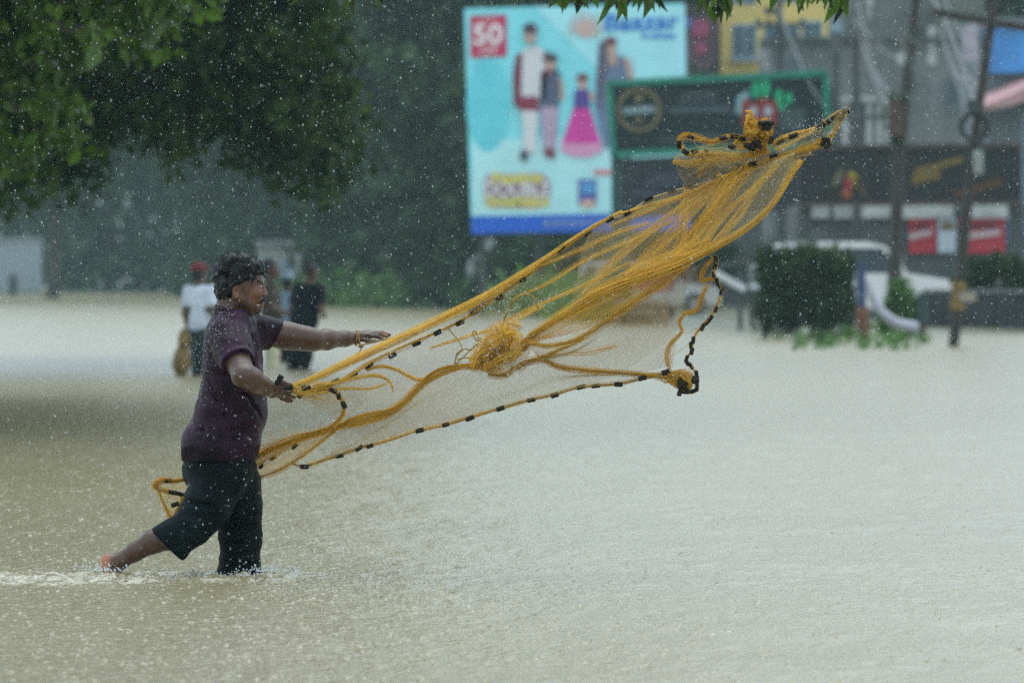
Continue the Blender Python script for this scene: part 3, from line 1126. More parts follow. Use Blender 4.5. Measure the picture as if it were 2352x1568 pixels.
mb.prism([P(2312, 500, YS - .2), P(2346, 500, YS - .2), P(2346, 560, YS - .2), P(2312, 560, YS - .2)], (0, .12, 0))
mb.build('sign_panel', paint('shopblue', (.10, .25, .45)), root)
for u in (1870, 1980, 2030, 2250):
    mb = MB()
    mb.prism([P(u, 585, YS - .05), P(u + 50, 585, YS - .05), P(u + 50, 720, YS - .05), P(u, 720, YS - .05)], (0, .04, 0))
    mb.build('shutter', mat('shutter_grey', (.16, .17, .17), .5, var=.2), root)

# ================================================================== BUILDINGS behind
def facade(root, u0, v0, u1, v1, Y, depth, material, name='wall', off=0.0):
    mb = MB()
    mb.prism([P(u0, v0, Y - off), P(u1, v0, Y - off), P(u1, v1, Y - off), P(u0, v1, Y - off)], (0, depth, 0))
    return mb.build(name, material, root)


def windows(root, lst, Y, glass, frame):
    for (u0, v0, u1, v1) in lst:
        o = facade(root, u0, v0, u1, v1, Y, .06, frame, 'window', .05)
        um, g = (u0 + u1) / 2, 3
        facade(o, u0 + g, v0 + g, um - g / 2, v1 - g, Y, .02, glass, 'pane', .065)
        facade(o, um + g / 2, v0 + g, u1 - g, v1 - g, Y, .02, glass, 'pane', .065)


m_glass = mat('window_glass', (.05, .10, .13), .12, .6, var=.3, scale=.6)
m_wframe = mat('window_frame_blue', (.34, .46, .56), .5, var=.15)
YY = 200
root = empty('yellow_building', P(1790, 720, YY), 'yellow building with pale blue windows above the green hoarding', 'building')
facade(root, 1655, 330, 1925, 720, YY, 9, mat('stained_concrete', (.12, .13, .13), .8, var=.35, scale=.6), 'ground_floor')
facade(root, 1655, -90, 1925, 330, YY, 9, mat('yellow_plaster', (.70, .54, .17), .75, var=.12, scale=.8))
facade(root, 1645, -95, 1935, -60, YY, .3, mat('plaster_trim', (.55, .5, .35), .7), 'cornice', .35)
windows(root, [(1682, 56, 1738, 132), (1755, 62, 1835, 92), (1845, 48, 1888, 90), (1682, -50, 1738, 10), (1780, -50, 1840, 5)], YY, m_glass, m_wframe)
for (u0, v0, u1) in ((1676, 134, 1744), (1750, 94, 1895)):
    facade(root, u0, v0, u1, v0 + 6, YY, .3, m_wframe, 'sill', .3)
YM = 196
root = empty('maroon_building', P(1615, 720, YM), 'dim maroon building between the blue hoarding and the yellow house', 'building')
facade(root, 1560, 20, 1650, 720, YM, 8, mat('maroon_plaster', (.10, .06, .07), .8, var=.3, scale=.8))
facade(root, 1560, 40, 1588, 66, YM, .1, paint('posterblue', (.10, .15, .40)), 'poster', .1)
facade(root, 1590, 48, 1628, 84, YM, .1, paint('posterpink', (.32, .06, .12)), 'poster', .1)
facade(root, 1600, 96, 1622, 124, YM, .1, paint('posterpink', (.32, .06, .12)), 'poster', .1)
facade(root, 1556, 14, 1654, 24, YM, .3, mat('maroon_trim', (.08, .05, .05), .8), 'parapet', .2)
YR = 180
root = empty('grey_building', P(2010, 720, YR), 'long grey concrete building behind the poles and tangled wires', 'building')
conc = mat('wet_concrete', (.16, .17, .165), .8, var=.35, scale=.7)
conc2 = mat('pale_concrete', (.42, .43, .42), .8, var=.2, scale=1)
facade(root, 1768, 92, 2262, 720, YR, 8, conc)
facade(root, 1762, 84, 2268, 96, YR, .3, mat('dark_concrete', (.08, .09, .09), .8), 'parapet', .3)
facade(root, 1930, -70, 2262, 84, YR + .4, 7, mat('upper_concrete', (.15, .17, .15), .8, var=.4, scale=.5), 'upper_wall')
for u in (1935, 1962, 1990, 2012, 2030):
    facade(root, u, 236, u + 13, 332, YR, .15, conc2, 'pillar', .2)
facade(root, 1925, 222, 2058, 234, YR, .3, conc2, 'balcony_edge', .3)
facade(root, 1925, 264, 2058, 272, YR, .1, mat('dark_concrete', (.08, .09, .09), .8), 'railing', .26)
for (u0, v0, u1, v1) in ((1955, 5, 1975, 48), (1990, -5, 2004, 40), (2060, 120, 2080, 150), (2130, 60, 2150, 150)):
    facade(root, u0, v0, u1, v1, YR, .1, conc2, 'plaster_strip', .1)
windows(root, [(2075, 170, 2110, 215), (2120, 175, 2135, 210), (1800, 130, 1840, 175), (2170, 180, 2210, 260), (2085, 10, 2120, 60)], YR, mat('window_glass_grey', (.07, .10, .10), .2, .5), mat('window_frame_grey', (.2, .22, .22), .5))
YBL = 160
root = empty('blue_building', P(2330, 720, YBL), 'shop with a bright blue upper board and pink sloping roof, right edge', 'building')
facade(root, 2250, 40, 2480, 720, YBL + .3, 7, mat('bluegrey_plaster', (.16, .19, .20), .8, var=.3, scale=.7))
facade(root, 2262, 62, 2480, 168, YBL, .2, mat('sky_board', (.05, .25, .58), .5, var=.35, scale=1.2), 'sign_board', .1)
facade(root, 2255, 96 - 38, 2480, 62, YBL, .3, mat('pink_edge', (.36, .20, .20), .7), 'cornice', .2)
mb = MB()
mb.prism([P(2252, 246, YBL - 2.2), P(2480, 150, YBL - 2.2), P(2480, 215, YBL - 2.2), P(2262, 252, YBL - 2.2)], (0, 2.4, .3))
mb.build('roof', mat('pink_tin', (.46, .26, .26), .6, var=.2, scale=1), root)
facade(root, 2256, 252, 2480, 262, YBL - 2, .3, mat('dark_concrete', (.08, .09, .09), .8), 'roof_beam')
facade(root, 2215, 60, 2245, 140, YBL, .1, mat('lilac_banner', (.40, .36, .42), .6), 'banner', .1)
for u in (2262, 2346):
    facade(root, u, 262, u + 9, 720, YBL - 1.9, .2, mat('post_bluegrey', (.14, .19, .22), .6), 'veranda_post')

# far pale wall and low white house in the mist
YW = 352
root = empty('far_wall', P(20, 676, YW), 'pale blue grey wall in the mist at the left edge', 'wall')
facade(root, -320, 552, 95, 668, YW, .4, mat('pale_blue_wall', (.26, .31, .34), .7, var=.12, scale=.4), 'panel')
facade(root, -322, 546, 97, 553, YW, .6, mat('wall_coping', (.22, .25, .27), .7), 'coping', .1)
YW2 = 258
root = empty('low_house', P(640, 680, YW2), 'pale low house in the mist behind the men', 'house')
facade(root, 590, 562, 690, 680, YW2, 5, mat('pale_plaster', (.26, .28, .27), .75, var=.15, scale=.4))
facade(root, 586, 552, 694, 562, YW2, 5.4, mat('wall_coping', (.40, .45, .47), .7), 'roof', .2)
facade(root, 600, 610, 622, 680, YW2, .05, mat('door_grey', (.18, .2, .2), .6), 'door', .06)
windows(root, [(645, 600, 675, 635)], YW2, m_glass, m_wframe)

# low dark wall on the right
YD = 122
root = empty('boundary_wall', P(2240, 772, YD), 'low dark boundary wall behind the wooden pole at right', 'wall')
facade(root, 2126, 672, 2560, 775, YD, .35, mat('dark_wet_wall', (.035, .036, .04), .7, var=.5, scale=1.5, bump=.03), 'wall')
facade(root, 2122, 664, 2562, 674, YD, .45, mat('wall_top', (.13, .14, .15), .7, var=.3, scale=2), 'coping', .05)
for k in range(6):
    facade(root, 2150 + 70 * k, 676, 2162 + 70 * k, 775, YD, .1, mat('dark_wet_wall', (.035, .036, .04), .7), 'pier', .08)


# ================================================================== POLES AND WIRES
def pole(name, label, pts_, r0, r1, material, cat='pole', group=None):
    root = empty(name, pts_[0], label, cat, group)
    mb = MB()
    c = catmull([tuple(p) for p in pts_], 4 * len(pts_))
    mb.tube(c, list(np.linspace(r0, r1, len(c))), 10)
    mb.build('shaft', material, root, smooth=True)
    return root


m_wood = mat('wet_wood', (.028, .022, .018), .6, var=.5, scale=3, bump=.01)
m_woodb = mat('brown_wood', (.12, .065, .03), .6, var=.4, scale=3)
YP = 99
p1 = pole('utility_pole', 'leaning wooden utility pole with a cable coil, foot in the water at right', [P(2186, 830, YP), P(2200, 700, YP), P(2238, 330, YP), P(2280, 30, YP), P(2296, -90, YP)], .10, .075, m_wood)
mb = MB()
for k in range(5):
    rr_ = .20 + .012 * k
    c0 = P(2238, 292, YP - .16 - .02 * k)
    mb.tube([c0 + Vector((rr_ * math.cos(2 * math.pi * q / 20), 0, rr_ * 1.05 * math.sin(2 * math.pi * q / 20))) for q in range(21)], .028, 6, cap=False)
mb.build('cable_coil', mat('black_cable', (.012, .012, .013), .45), p1)
mb = MB()
mb.box(P(2236, 242, YP - .12), (.24, .16, .20))
mb.build('junction_box', m_steel, p1)
mb = MB()
mb.box(P(2247, 372, YP - .14), (.17, .12, .42))
mb.build('meter_box', mat('box_grey', (.30, .33, .32), .5), p1)
mb = MB()
mb.bar(P(2140, 28, YP - .1), P(2420, 76, YP - .1), .13)
mb.build('cross_arm', m_wood, p1)
mb = MB()
mb.box(P(2222, 682, YP - .12), (.30, .1, .16))
mb.build('plate', mat('plate_pale', (.30, .27, .22), .6), p1)
mb = MB()
mb.tube([P(2200, 712, YP), P(2203, 645, YP)], .128, 10)
mb.build('painted_band', mat('band_ochre', (.19, .12, .03), .6, var=.4, scale=6), p1)
YP2 = 118
p2 = pole('utility_pole', 'thick dark pole with creepers between the two red panels and the white car', [P(2052, 760, YP2), P(2054, 640, YP2), P(2068, 320, YP2), P(2092, 120, YP2), P(2112, -90, YP2)], .15, .10, m_wood)
cen = [tuple(P(2068 - 6 + random.uniform(-16, 12), v, YP2 - .1)) for v in range(220, 330, 5)]
v_, f_, t_ = leaf_cloud(cen, 14, .08, .08, seed=77)
mesh_obj('creeper', v_, f_, M_LEAF_SHRUB, p2, attrs={'tint': ('F', t_)})
mb = MB()
mb.box(P(2058, 275, YP2 - .2), (.30, .25, .7))
mb.build('junction_box', mat('rust_box', (.07, .04, .03), .6, var=.4), p2)
YP3 = 150
p3 = pole('utility_pole', 'thin dark pole with two cross arms in front of the yellow building', [P(1792, 740, YP3 + 12), P(1792, 300, YP3 + 12), P(1790, -60, YP3 + 12)], .14, .10, m_steel)
for (u0, u1, v) in ((1738, 1846, 58), (1748, 1836, 104)):
    mb = MB()
    mb.bar(P(u0, v, YP3 + 11.8), P(u1, v, YP3 + 11.8), .13)
    ca = mb.build('cross_arm', m_steel, p3)
    for u in (u0 + 3, u1 - 3, (u0 + u1) / 2 - 26):
        mb = MB()
        mb.tube([P(u, v + 8, YP3 + 11.8), P(u, v - 16, YP3 + 11.8)], [.10, .06], 8)
        mb.build('insulator', m_steel, ca)
mb = MB()
mb.box(P(1768, 26, YP3 + 11.7), (.32, .3, .2))
mb.build('lamp_head', m_steel, p3)
p4 = pole('utility_pole', 'slim dark pole just right of the green hoarding', [P(1921, 740, 148), P(1921, 300, 148), P(1920, 70, 148)], .12, .10, m_steel)
mb = MB()
mb.box(P(1922, 62, 148), (.25, .25, .3))
mb.build('pole_cap', mat('cap_blue', (.22, .34, .42), .5), p4)
p5 = pole('utility_pole', 'slim dark pole before the white balcony pillars', [P(1968, 740, 144), P(1968, 300, 144), P(1962, -60, 144)], .14, .10, m_steel)
mb = MB()
mb.bar(P(1930, 92, 143.8), P(2040, 92, 143.8), .09)
mb.build('cross_arm', m_steel, p5)

m_wire = mat('grey_wire', (.10, .11, .11), .5, var=.2)
m_wire2 = mat('pale_wire', (.34, .36, .38), .5, var=.2)
WIRES = [
    ((1962, -30), (2068, 330), 30, 132, .03, 'looping pale service wire from the slim pole to the thick pole', m_wire2),
    ((1970, 60), (2060, 300), 26, 132, .028, 'second looping pale wire between slim and thick pole', m_wire2),
    ((1790, 20), (1962, 300), 60, 150, .03, 'pale wire sagging down behind the green hoarding corner', m_wire2),
    ((2110, -40), (2236, 240), -45, 108, .035, 'pale wire curving from the thick pole to the cable coil', m_wire2),
    ((1900, -60), (2140, 120), 8, 115, .025, 'grey wire slanting across the grey building', m_wire),
    ((2092, 120), (1966, -20), 10, 130, .028, 'grey wire rising left from the thick pole', m_wire),
    ((2280, 40), (2112, -60), 16, 105, .03, 'grey wire from the leaning pole top leftward', m_wire),
    ((1792, 58), (1962, 92), 8, 152, .03, 'grey wire joining the two slim poles', m_wire),
    ((2068, 210), (2240, 250), 20, 108, .025, 'low grey wire between thick and leaning pole', m_wire),
    ((2240, 260), (2420, 200), 12, 100, .025, 'grey wire leaving the coil to the right', m_wire),
    ((1962, 40), (2090, 230), 55, 132, .03, 'pale drooping cable before the grey facade', m_wire2),
    ((1745, 110), (1860, 300), 40, 158, .03, 'pale wire hanging beside the yellow building', m_wire2),
]
for (a, b, sag, Y, r, lab, mm) in WIRES:
    mb = MB()
    pts_ = []
    for q in range(15):
        t = q / 14
        pts_.append(P(a[0] + (b[0] - a[0]) * t, a[1] + (b[1] - a[1]) * t + sag * 4 * t * (1 - t), Y))
    mb.tube(pts_, r, 6)
    tag(mb.build('wire', mm), lab, 'wire', 'overhead wires at right')

rw = random.Random(21)
for q in range(16):
    a = (rw.uniform(1930, 2180), rw.uniform(-60, 120))
    b = (a[0] + rw.uniform(40, 170), a[1] + rw.uniform(60, 260))
    Yw = rw.uniform(112, 150)
    sg = rw.uniform(10, 50)
    mb = MB()
    mb.tube([P(a[0] + (b[0] - a[0]) * t / 12, a[1] + (b[1] - a[1]) * t / 12 + sg * 4 * (t / 12) * (1 - t / 12), Yw) for t in range(13)], rw.uniform(.02, .035), 5)
    tag(mb.build('wire', rw.choice([m_wire, m_wire2])), 'thin wire in the drooping tangle before the grey building', 'wire', 'tangled service wires')

# ================================================================== ROADSIDE THINGS
# post, curved pipe, dark post
root = empty('marker_post', P(1983, 775, 109), 'roadside post, blue above and rust brown below, beside the hedge', 'post')
mb = MB()
mb.tube([P(1980, 705, 109), P(1977, 602, 109)], .085, 10)
mb.build('upper_shaft', mat('paint_navy', (.02, .05, .12), .5, var=.3), root)
mb = MB()
mb.tube([P(1985, 790, 109), P(1980, 705, 109)], .12, 10)
mb.build('lower_shaft', mat('rust_brown', (.16, .065, .03), .7, var=.3, scale=4), root)
root = empty('marker_post', P(2120, 790, 104), 'short dark green post standing in water before the low wall', 'post')
mb = MB()
mb.tube([P(2122, 805, 104), P(2119, 745, 104)], .07, 10)
mb.build('lower_shaft', mat('mud_brown', (.08, .06, .03), .7, var=.3), root)
mb = MB()
mb.tube([P(2119, 745, 104), P(2118, 672, 104)], .085, 10)
mb.build('upper_shaft', mat('paint_darkteal', (.012, .04, .045), .5, var=.3), root)
mb = MB()
c = catmull([tuple(P(u, v, 111)) for u, v in ((1990, 640), (2000, 676), (2025, 715), (2060, 742), (2118, 756))], 24)
mb.tube(c, list(np.linspace(.06, .13, 24)), 10)
root = empty('curved_pipe', P(2118, 760, 111), 'pale curved pipe sweeping down from the blue post', 'pipe')
mb.build('pipe', mat('pale_pipe', (.36, .38, .44), .5, var=.2), root, smooth=True)
mb = MB()
mb.tube([P(2117, 757, 111), P(2124, 757, 111)], .16, 10)
mb.build('flange', m_steel, root)
# boulder heap
root = empty('rubble_heap', P(1472, 750, 140), 'brown heap of sandbags on the bank behind the net', 'heap')
rr_ = random.Random(8)
for q in range(14):
    u, v = 1430 + (q % 5) * 22 + rr_.uniform(-4, 4), 742 - (q // 5) * 20
    mb = MB()
    mb.ball(P(u, v, 140 + rr_.uniform(-.3, .3)), (.20, .18, .13), 10, 6)
    mb.build('sandbag', mat('sacking', (.13, .105, .075), .85, var=.35, scale=3), root, smooth=True)
# boom barrier
root = empty('boom_barrier', P(1712, 760, 122), 'roadside barrier with twin dark posts and a white slanting boom', 'barrier')
for u in (1700, 1726):
    mb = MB()
    mb.bar(P(u, 770, 122), P(u, 585, 122), .11)
    mb.build('post', m_steel, root)
mb = MB()
mb.bar(P(1640, 625, 121.8), P(1712, 664, 121.8), .14)
mb.build('boom', mat('barrier_white', (.60, .64, .66), .5, var=.1), root)
mb = MB()
mb.bar(P(1640, 612, 121.9), P(1752, 596, 121.9), .10)
mb.build('top_rail', m_steel, root)
mb = MB()
mb.box(P(1735, 635, 121.9), (.24, .05, .55))
mb.build('panel', mat('barrier_pale', (.48, .54, .56), .5, var=.1), root)
# round road signs left of the net
root = empty('road_sign', P(1106, 705, 205), 'grey post with a large round plate and small disc below the blue hoarding', 'sign')
mb = MB()
mb.tube([P(1104, 715, 205), P(1104, 545, 205)], .05, 8)
mb.build('post', m_steel, root)
mb = MB()
n = 22
mb.prism([P(1104 + 33 * math.cos(2 * math.pi * k / n), 617 + 33 * math.sin(2 * math.pi * k / n), 204.9) for k in range(n)], (0, .05, 0))
mb.build('round_plate', mat('sign_grey', (.36, .40, .41), .5, var=.15, scale=1), root)
mb = MB()
mb.prism([P(1126 + 17 * math.cos(2 * math.pi * k / n), 561 + 13 * math.sin(2 * math.pi * k / n), 204.9) for k in range(n)], (0, .05, 0))
mb.build('disc', mat('sign_pale', (.48, .54, .55), .5, var=.1), root)
mb = MB()
mb.bar(P(1104, 561, 205), P(1126, 561, 205), .05)
mb.build('arm', m_steel, root)
root = empty('dustbin', P(1049, 705, 214), 'small pale blue bin on the grass below the tree', 'bin')
mb = MB()
mb.tube([P(1049, 703, 214), P(1049, 660, 214)], [.16, .22], 12)
mb.build('bin_body', mat('bin_blue', (.25, .45, .52), .5), root)
mb = MB()
mb.tube([P(1049, 660, 214), P(1049, 655, 214)], [.24, .20], 12)
mb.build('lid', mat('bin_lid', (.35, .5, .56), .5), root)


# ---- cars
def car(label, u_front, Y, zg, L, H, white_m, rev=1):
    """a boxy estate seen from its side; nose toward +X when rev = 1"""
    x0 = (u_front - 1176) * K * Y
    root = empty('parked_car', (x0 - rev * L / 2, Y, zg), label, 'car')

    def X(t):
        return x0 - rev * (1 - t) * L
    prof = [(0, .22), (0, .62), (.03, .95), (.10, .97), (.16, 1.0), (.55, 1.0), (.62, .96), (.73, .62), (.95, .54), (1.0, .44), (1.0, .22)]
    body_low = [(0, .20), (0, .62), (.73, .62), (.95, .54), (1.0, .44), (1.0, .20)]
    W = 1.65
    mb = MB()
    mb.prism([(X(t), Y, zg + H * h) for t, h in body_low], (0, W, 0))
    body = mb.build('body', white_m, root)
    mb = MB()
    cab = [(.02, .62), (.05, .93), (.60, .93), (.72, .62)]
    mb.prism([(X(t), Y + .08, zg + H * h) for t, h in cab], (0, W - .16, 0))
    mb.build('glasshouse', mat('car_glass', (.03, .05, .06), .08, .6, var=.2), root)
    mb = MB()
    mb.prism([(X(t), Y + .04, zg + H * h) for t, h in ((.03, .925), (.06, .985), (.16, 1.0), (.52, 1.0), (.61, .95), (.60, .925))], (0, W - .08, 0))
    mb.build('roof', white_m, root)
    for a, b in (((.05, .93), (.02, .62)), ((.60, .94), (.72, .62)), ((.33, .93), (.33, .62)), ((.16, .93), (.14, .62))):
        mb = MB()
        mb.bar((X(a[0]), Y + .05, zg + H * a[1]), (X(b[0]), Y + .05, zg + H * b[1]), .08)
        mb.build('pillar', white_m, root)
    for t in (.17, .82):
        c_ = (X(t), Y, zg + .30)
        mb = MB()
        mb.tube([(c_[0], Y - .03, c_[2]), (c_[0], Y + .18, c_[2])], .31, 18)
        wh = mb.build('wheel', mat('tyre', (.015, .015, .016), .8), root)
        mb = MB()
        mb.tube([(c_[0], Y - .05, c_[2]), (c_[0], Y - .035, c_[2])], .18, 14)
        mb.build('rim', mat('rim_grey', (.35, .36, .37), .35, metal=.6), wh)
    mb = MB()
    mb.box((X(.66), Y - .12, zg + H * .66), (.22, .16, .17))
    mb.build('mirror', mat('black_plastic', (.012, .012, .013), .5), root)
    mb = MB()
    mb.box((X(.985), Y + .16, zg + H * .46), (.12, .34, .14))
    mb.build('headlight', mat('lamp_clear', (.55, .58, .6), .1), root)
    mb = MB()
    mb.box((X(.40), Y - .01, zg + H * .56), (.16, .04, .03))
    mb.build('door_handle', m_steel, root)
    return root


m_carw = mat('car_white', (.78, .79, .78), .3, .5, var=.05, scale=1)
car('white estate car parked behind the hedge and the thick pole', 2205, 128, .12, 4.3, 1.86, m_carw)
car('white hatchback half hidden by the net, behind the sandbags', 1655, 158, .12, 4.0, 1.48, mat('car_white2', (.62, .65, .67), .3, .5, var=.06))
root = empty('red_cart', P(1500, 725, 146), 'faded red cart beside the white hatchback', 'cart')
mb = MB()
mb.box(P(1500, 650, 146), (1.0, .7, .45))
mb.build('box', mat('cart_red', (.30, .09, .09), .6, var=.3), root)
mb = MB()
mb.box(P(1500, 690, 146), (1.1, .8, .12))
mb.build('tray', mat('cart_grey', (.3, .28, .28), .6), root)
for dx in (-.35, .35):
    mb = MB()
    c_ = P(1500, 718, 145.6) + Vector((dx, 0, 0))
    mb.tube([c_, c_ + Vector((0, .06, 0))], .22, 16)
    mb.build('wheel', mat('tyre', (.015, .015, .016), .8), root)


# ================================================================== THE FISHERMAN
def skin_material(name, base, pink):
    m = bpy.data.materials.new(name)
    m.use_nodes = True
    t = m.node_tree
    b = t.nodes['Principled BSDF']
    b.inputs['Roughness'].default_value = .34
    b.inputs['Subsurface Weight'].default_value = .08
    b.inputs['Subsurface Scale'].default_value = .01
    at = t.nodes.new('ShaderNodeAttribute')
    at.attribute_name = 'pale'
    tc = t.nodes.new('ShaderNodeTexCoord')
    n = t.nodes.new('ShaderNodeTexNoise')
    n.inputs['Scale'].default_value = 22
    n.inputs['Detail'].default_value = 5
    t.links.new(tc.outputs['Object'], n.inputs['Vector'])
    m1 = t.nodes.new('ShaderNodeMix')
    m1.data_type = 'RGBA'
    m1.inputs[6].default_value = (*[c * .8 for c in base], 1)
    m1.inputs[7].default_value = (*[c * 1.2 for c in base], 1)
    t.links.new(n.outputs[0], m1.inputs[0])
    m2 = t.nodes.new('ShaderNodeMix')
    m2.data_type = 'RGBA'
    m2.inputs[7].default_value = (*pink, 1)
    t.links.new(at.outputs['Fac'], m2.inputs[0])
    t.links.new(m1.outputs[2], m2.inputs[6])
    t.links.new(m2.outputs[2], b.inputs['Base Color'])
    nb = t.nodes.new('ShaderNodeTexNoise')
    nb.inputs['Scale'].default_value = 240
    t.links.new(tc.outputs['Object'], nb.inputs['Vector'])
    bp = t.nodes.new('ShaderNodeBump')
    bp.inputs['Strength'].default_value = .25
    bp.inputs['Distance'].default_value = .002
    t.links.new(nb.outputs[0], bp.inputs['Height'])
    t.links.new(bp.outputs[0], b.inputs['Normal'])
    return m


def folds(amp, sc, seed, drift=(0, 0, 0)):
    sc = np.array(sc)

    def fn(p):
        wp = p * sc
        wp = wp + 0.8 * np.stack([vnoise(p * 5, seed + 1), vnoise(p * 5, seed + 2), vnoise(p * 5, seed + 3)], 1)
        n = vnoise(wp, seed)
        n2 = vnoise(wp * 2.3, seed + 7)
        return amp * (np.abs(n - .5) * 2 - .5) + amp * .4 * (n2 - .5)
    return fn


MAN = empty('person', Vector((LEG.x, D, 0)), 'man in wet purple polo shirt and dark cropped trousers casting a net', 'person')
M_SKIN = skin_material('wet_brown_skin', (.072, .034, .020), (.42, .17, .08))
PXD = K * D
parts, pale = [], []

# head and neck
lo, hi = Q(485, 560), Q(625, 760)
f = Field((lo.x, D - .13, hi.z), (hi.x, D + .13, lo.z), .0028)
f.ell(Q(546, 641), (52 * PXD, .079, 56 * PXD), .02)
f.ell(Q(568, 668), (34 * PXD, .064, 47 * PXD), .03)
f.ell(Q(580, 646), (22 * PXD, .058, 26 * PXD), .02)
for s_ in (-1, 1):
    f.cone(Q(548, 690, s_ * .050), Q(588, 708, s_ * .018), .022, .018, .025)
    f.ell(Q(590, 672, s_ * .040), (.020, .020, .022), .02)           # cheekbone
    f.ell(Q(599, 647, s_ * .026), (.010, .022, .007), .012)          # brow
    f.ell(Q(606, 677.5, s_ * .012), (.009, .008, .007), .006)        # nostril wing
f.ell(Q(572, 695), (24 * PXD, .045, 20 * PXD), .02)
f.ell(Q(592.5, 708.5), (.016, .020, .014), .015)                       # chin
f.cone(Q(600, 651), Q(608.5, 672.5), .0075, .0095, .010)             # nose
f.ell(Q(610.5, 674), (.0085, .010, .0075), .006)
f.ell(Q(597, 691), (.014, .028, .020), .012)                         # muzzle
f.cone(Q(603.5, 696.2, -.016), Q(603.5, 696.2, .016), .0058, .0058, .005)
f.cone(Q(601.8, 702.0, -.014), Q(601.8, 702.0, .014), .0060, .0060, .005)
for s_ in (-1, 1):
    f.ell(Q(600.5, 657, s_ * .031), (.013, .015, .0105), .010, 's')  # eye socket
    f.ell(Q(595.5, 657.5, s_ * .034), (.0135, .0135, .0125), .004)   # lids over the eyeball
    f.ell(Q(541, 671, s_ * .078), (9.5 * PXD, .010, 15 * PXD), .006, rot=.2)
    f.ell(Q(543, 670, s_ * .090), (5 * PXD, .012, 9 * PXD), .004, 's', rot=.2)
    f.ell(Q(539.5, 684, s_ * .078), (.007, .006, .008), .006)
f.chain([Q(533, 686), Q(530, 715), Q(530, 765)], [.060, .060, .075], .03)
f.cone(Q(560, 708), Q(556, 750), .035, .045, .03)
v_, q_ = f.mesh()
parts.append((v_, q_))
lip = np.array(Q(603, 699))
pl = np.clip(1 - np.abs(v_[:, 2] - lip[2]) / .010, 0, 1) * (v_[:, 0] > Q(598, 0).x) * .35
cheek = np.array(Q(588, 676, -.055))
pl = np.maximum(pl, .35 * np.exp(-((np.linalg.norm((v_ - cheek) * np.array([1, .6, 1]), axis=1)) / .035) ** 2))
nose = np.array(Q(606, 668))
pl = np.maximum(pl, .35 * np.exp(-(np.linalg.norm(v_ - nose, axis=1) / .022) ** 2))
ear = np.array(Q(541, 673, -.085))
pl = np.maximum(pl, .4 * np.exp(-(np.linalg.norm(v_ - ear, axis=1) / .025) ** 2))
pale.append(pl)

# near arm: elbow out toward us, forearm forward, hand gripping the net
sh, el, wr = Q(524, 772, -.19), Q(560, 864, -.42), Q(624, 897, -.26)
f = Field(np.minimum(np.minimum(sh, el), wr) - .11, np.maximum(Q(690, 840, -.1), el) + .12, .0030)
f.chain([sh, sh.lerp(el, .6), el], [.058, .054, .047], .02)
f.chain([el, el.lerp(wr, .28), el.lerp(wr, .7), wr], [.046, .050, .038, .029], .02)
f.cone(Q(628, 897, -.25), Q(650, 899, -.215), .027, .026, .015)
f.ell(Q(644, 900, -.215), (.034, .020, .026), .012)
for pts_ in ([(650, 907, -.235), (664, 910, -.225), (675.5, 912, -.215)], [(648, 914, -.22), (660, 918.5, -.205), (669, 920, -.195)],
             [(654, 898, -.245), (667, 899, -.245), (668, 891, -.23)], [(652, 889, -.245), (664, 883, -.25), (668, 889, -.235)],
             [(636, 888, -.25), (646, 876, -.25), (658, 879, -.245)]):
    f.chain([Q(*p) for p in pts_], [.0105, .0095, .0082], .006)
v_, q_ = f.mesh()
parts.append((v_, q_))
tip = np.array(Q(673, 912, -.215))
pale.append(.55 * np.exp(-(np.linalg.norm(v_ - tip, axis=1) / .016) ** 2))

# far arm stretched forward, hand flat
sh2, el2, wr2 = Q(596, 764, .19), Q(722, 781, .25), Q(815, 776, .40)
f = Field(np.array(Q(590, 840, .0)) + np.array([0, 0, 0]), np.array(Q(902, 725, .60)), .0030)
f.chain([sh2, sh2.lerp(el2, .5), el2], [.052, .050, .042], .02)
f.chain([el2, el2.lerp(wr2, .3), el2.lerp(wr2, .75), wr2], [.042, .042, .032, .027], .02)
f.cone(Q(700, 776, .24), Q(650, 768, .21), .047, .052, .03)
f.cone(Q(816, 775, .40), Q(848, 768, .42), .024, .018, .012)
f.ell(Q(840, 770, .42), (.036, .042, .019), .012, rot=.12)
for pts_ in ([(852, 764, .455), (874, 764, .475), (893, 769, .485)], [(854, 765, .43), (876, 764, .445), (894, 769, .45)],
             [(852, 767, .405), (873, 767.5, .41), (888, 772.5, .415)], [(848, 770, .38), (866, 772.5, .385), (877, 777, .385)],
             [(830, 778, .39), (848, 784, .37), (862, 783, .365)]):
    f.chain([Q(*p) for p in pts_], [.0105, .0095, .0080], .006)
v_, q_ = f.mesh()
parts.append((v_, q_))
tip = np.array(Q(884, 768, .43))
pale.append(.5 * np.exp(-(np.linalg.norm((v_ - tip) * np.array([1, .35, 1]), axis=1) / .018) ** 2))

# rear leg: calf, raised heel, foot pointing down into the water
f = Field(np.array(Q(215, 1375, -.28)), np.array(Q(470, 1180, -.02)), .0036)
f.chain([Q(440, 1220, -.17), Q(400, 1230, -.17), Q(352, 1243, -.165), Q(308, 1268, -.16), Q(277, 1288, -.16)], [.060, .056, .047, .037, .030], .02)
f.chain([Q(277, 1288, -.16), Q(256, 1292, -.16)], [.033, .036], .02)
f.ell(Q(246, 1288, -.16), (15 * PXD, .030, 19 * PXD), .015)
f.chain([Q(254, 1300, -.16), Q(262, 1330, -.16), Q(268, 1360, -.16)], [.034, .036, .036], .02)
v_, q_ = f.mesh()
parts.append((v_, q_))
sole = (Q(266, 0).x - v_[:, 0]) / (16 * PXD) - (v_[:, 2] - Q(0, 1292).z) * 0
pale.append(np.clip(sole, 0, 1) * np.clip((Q(0, 1262).z - v_[:, 2]) / .02, 0, 1))

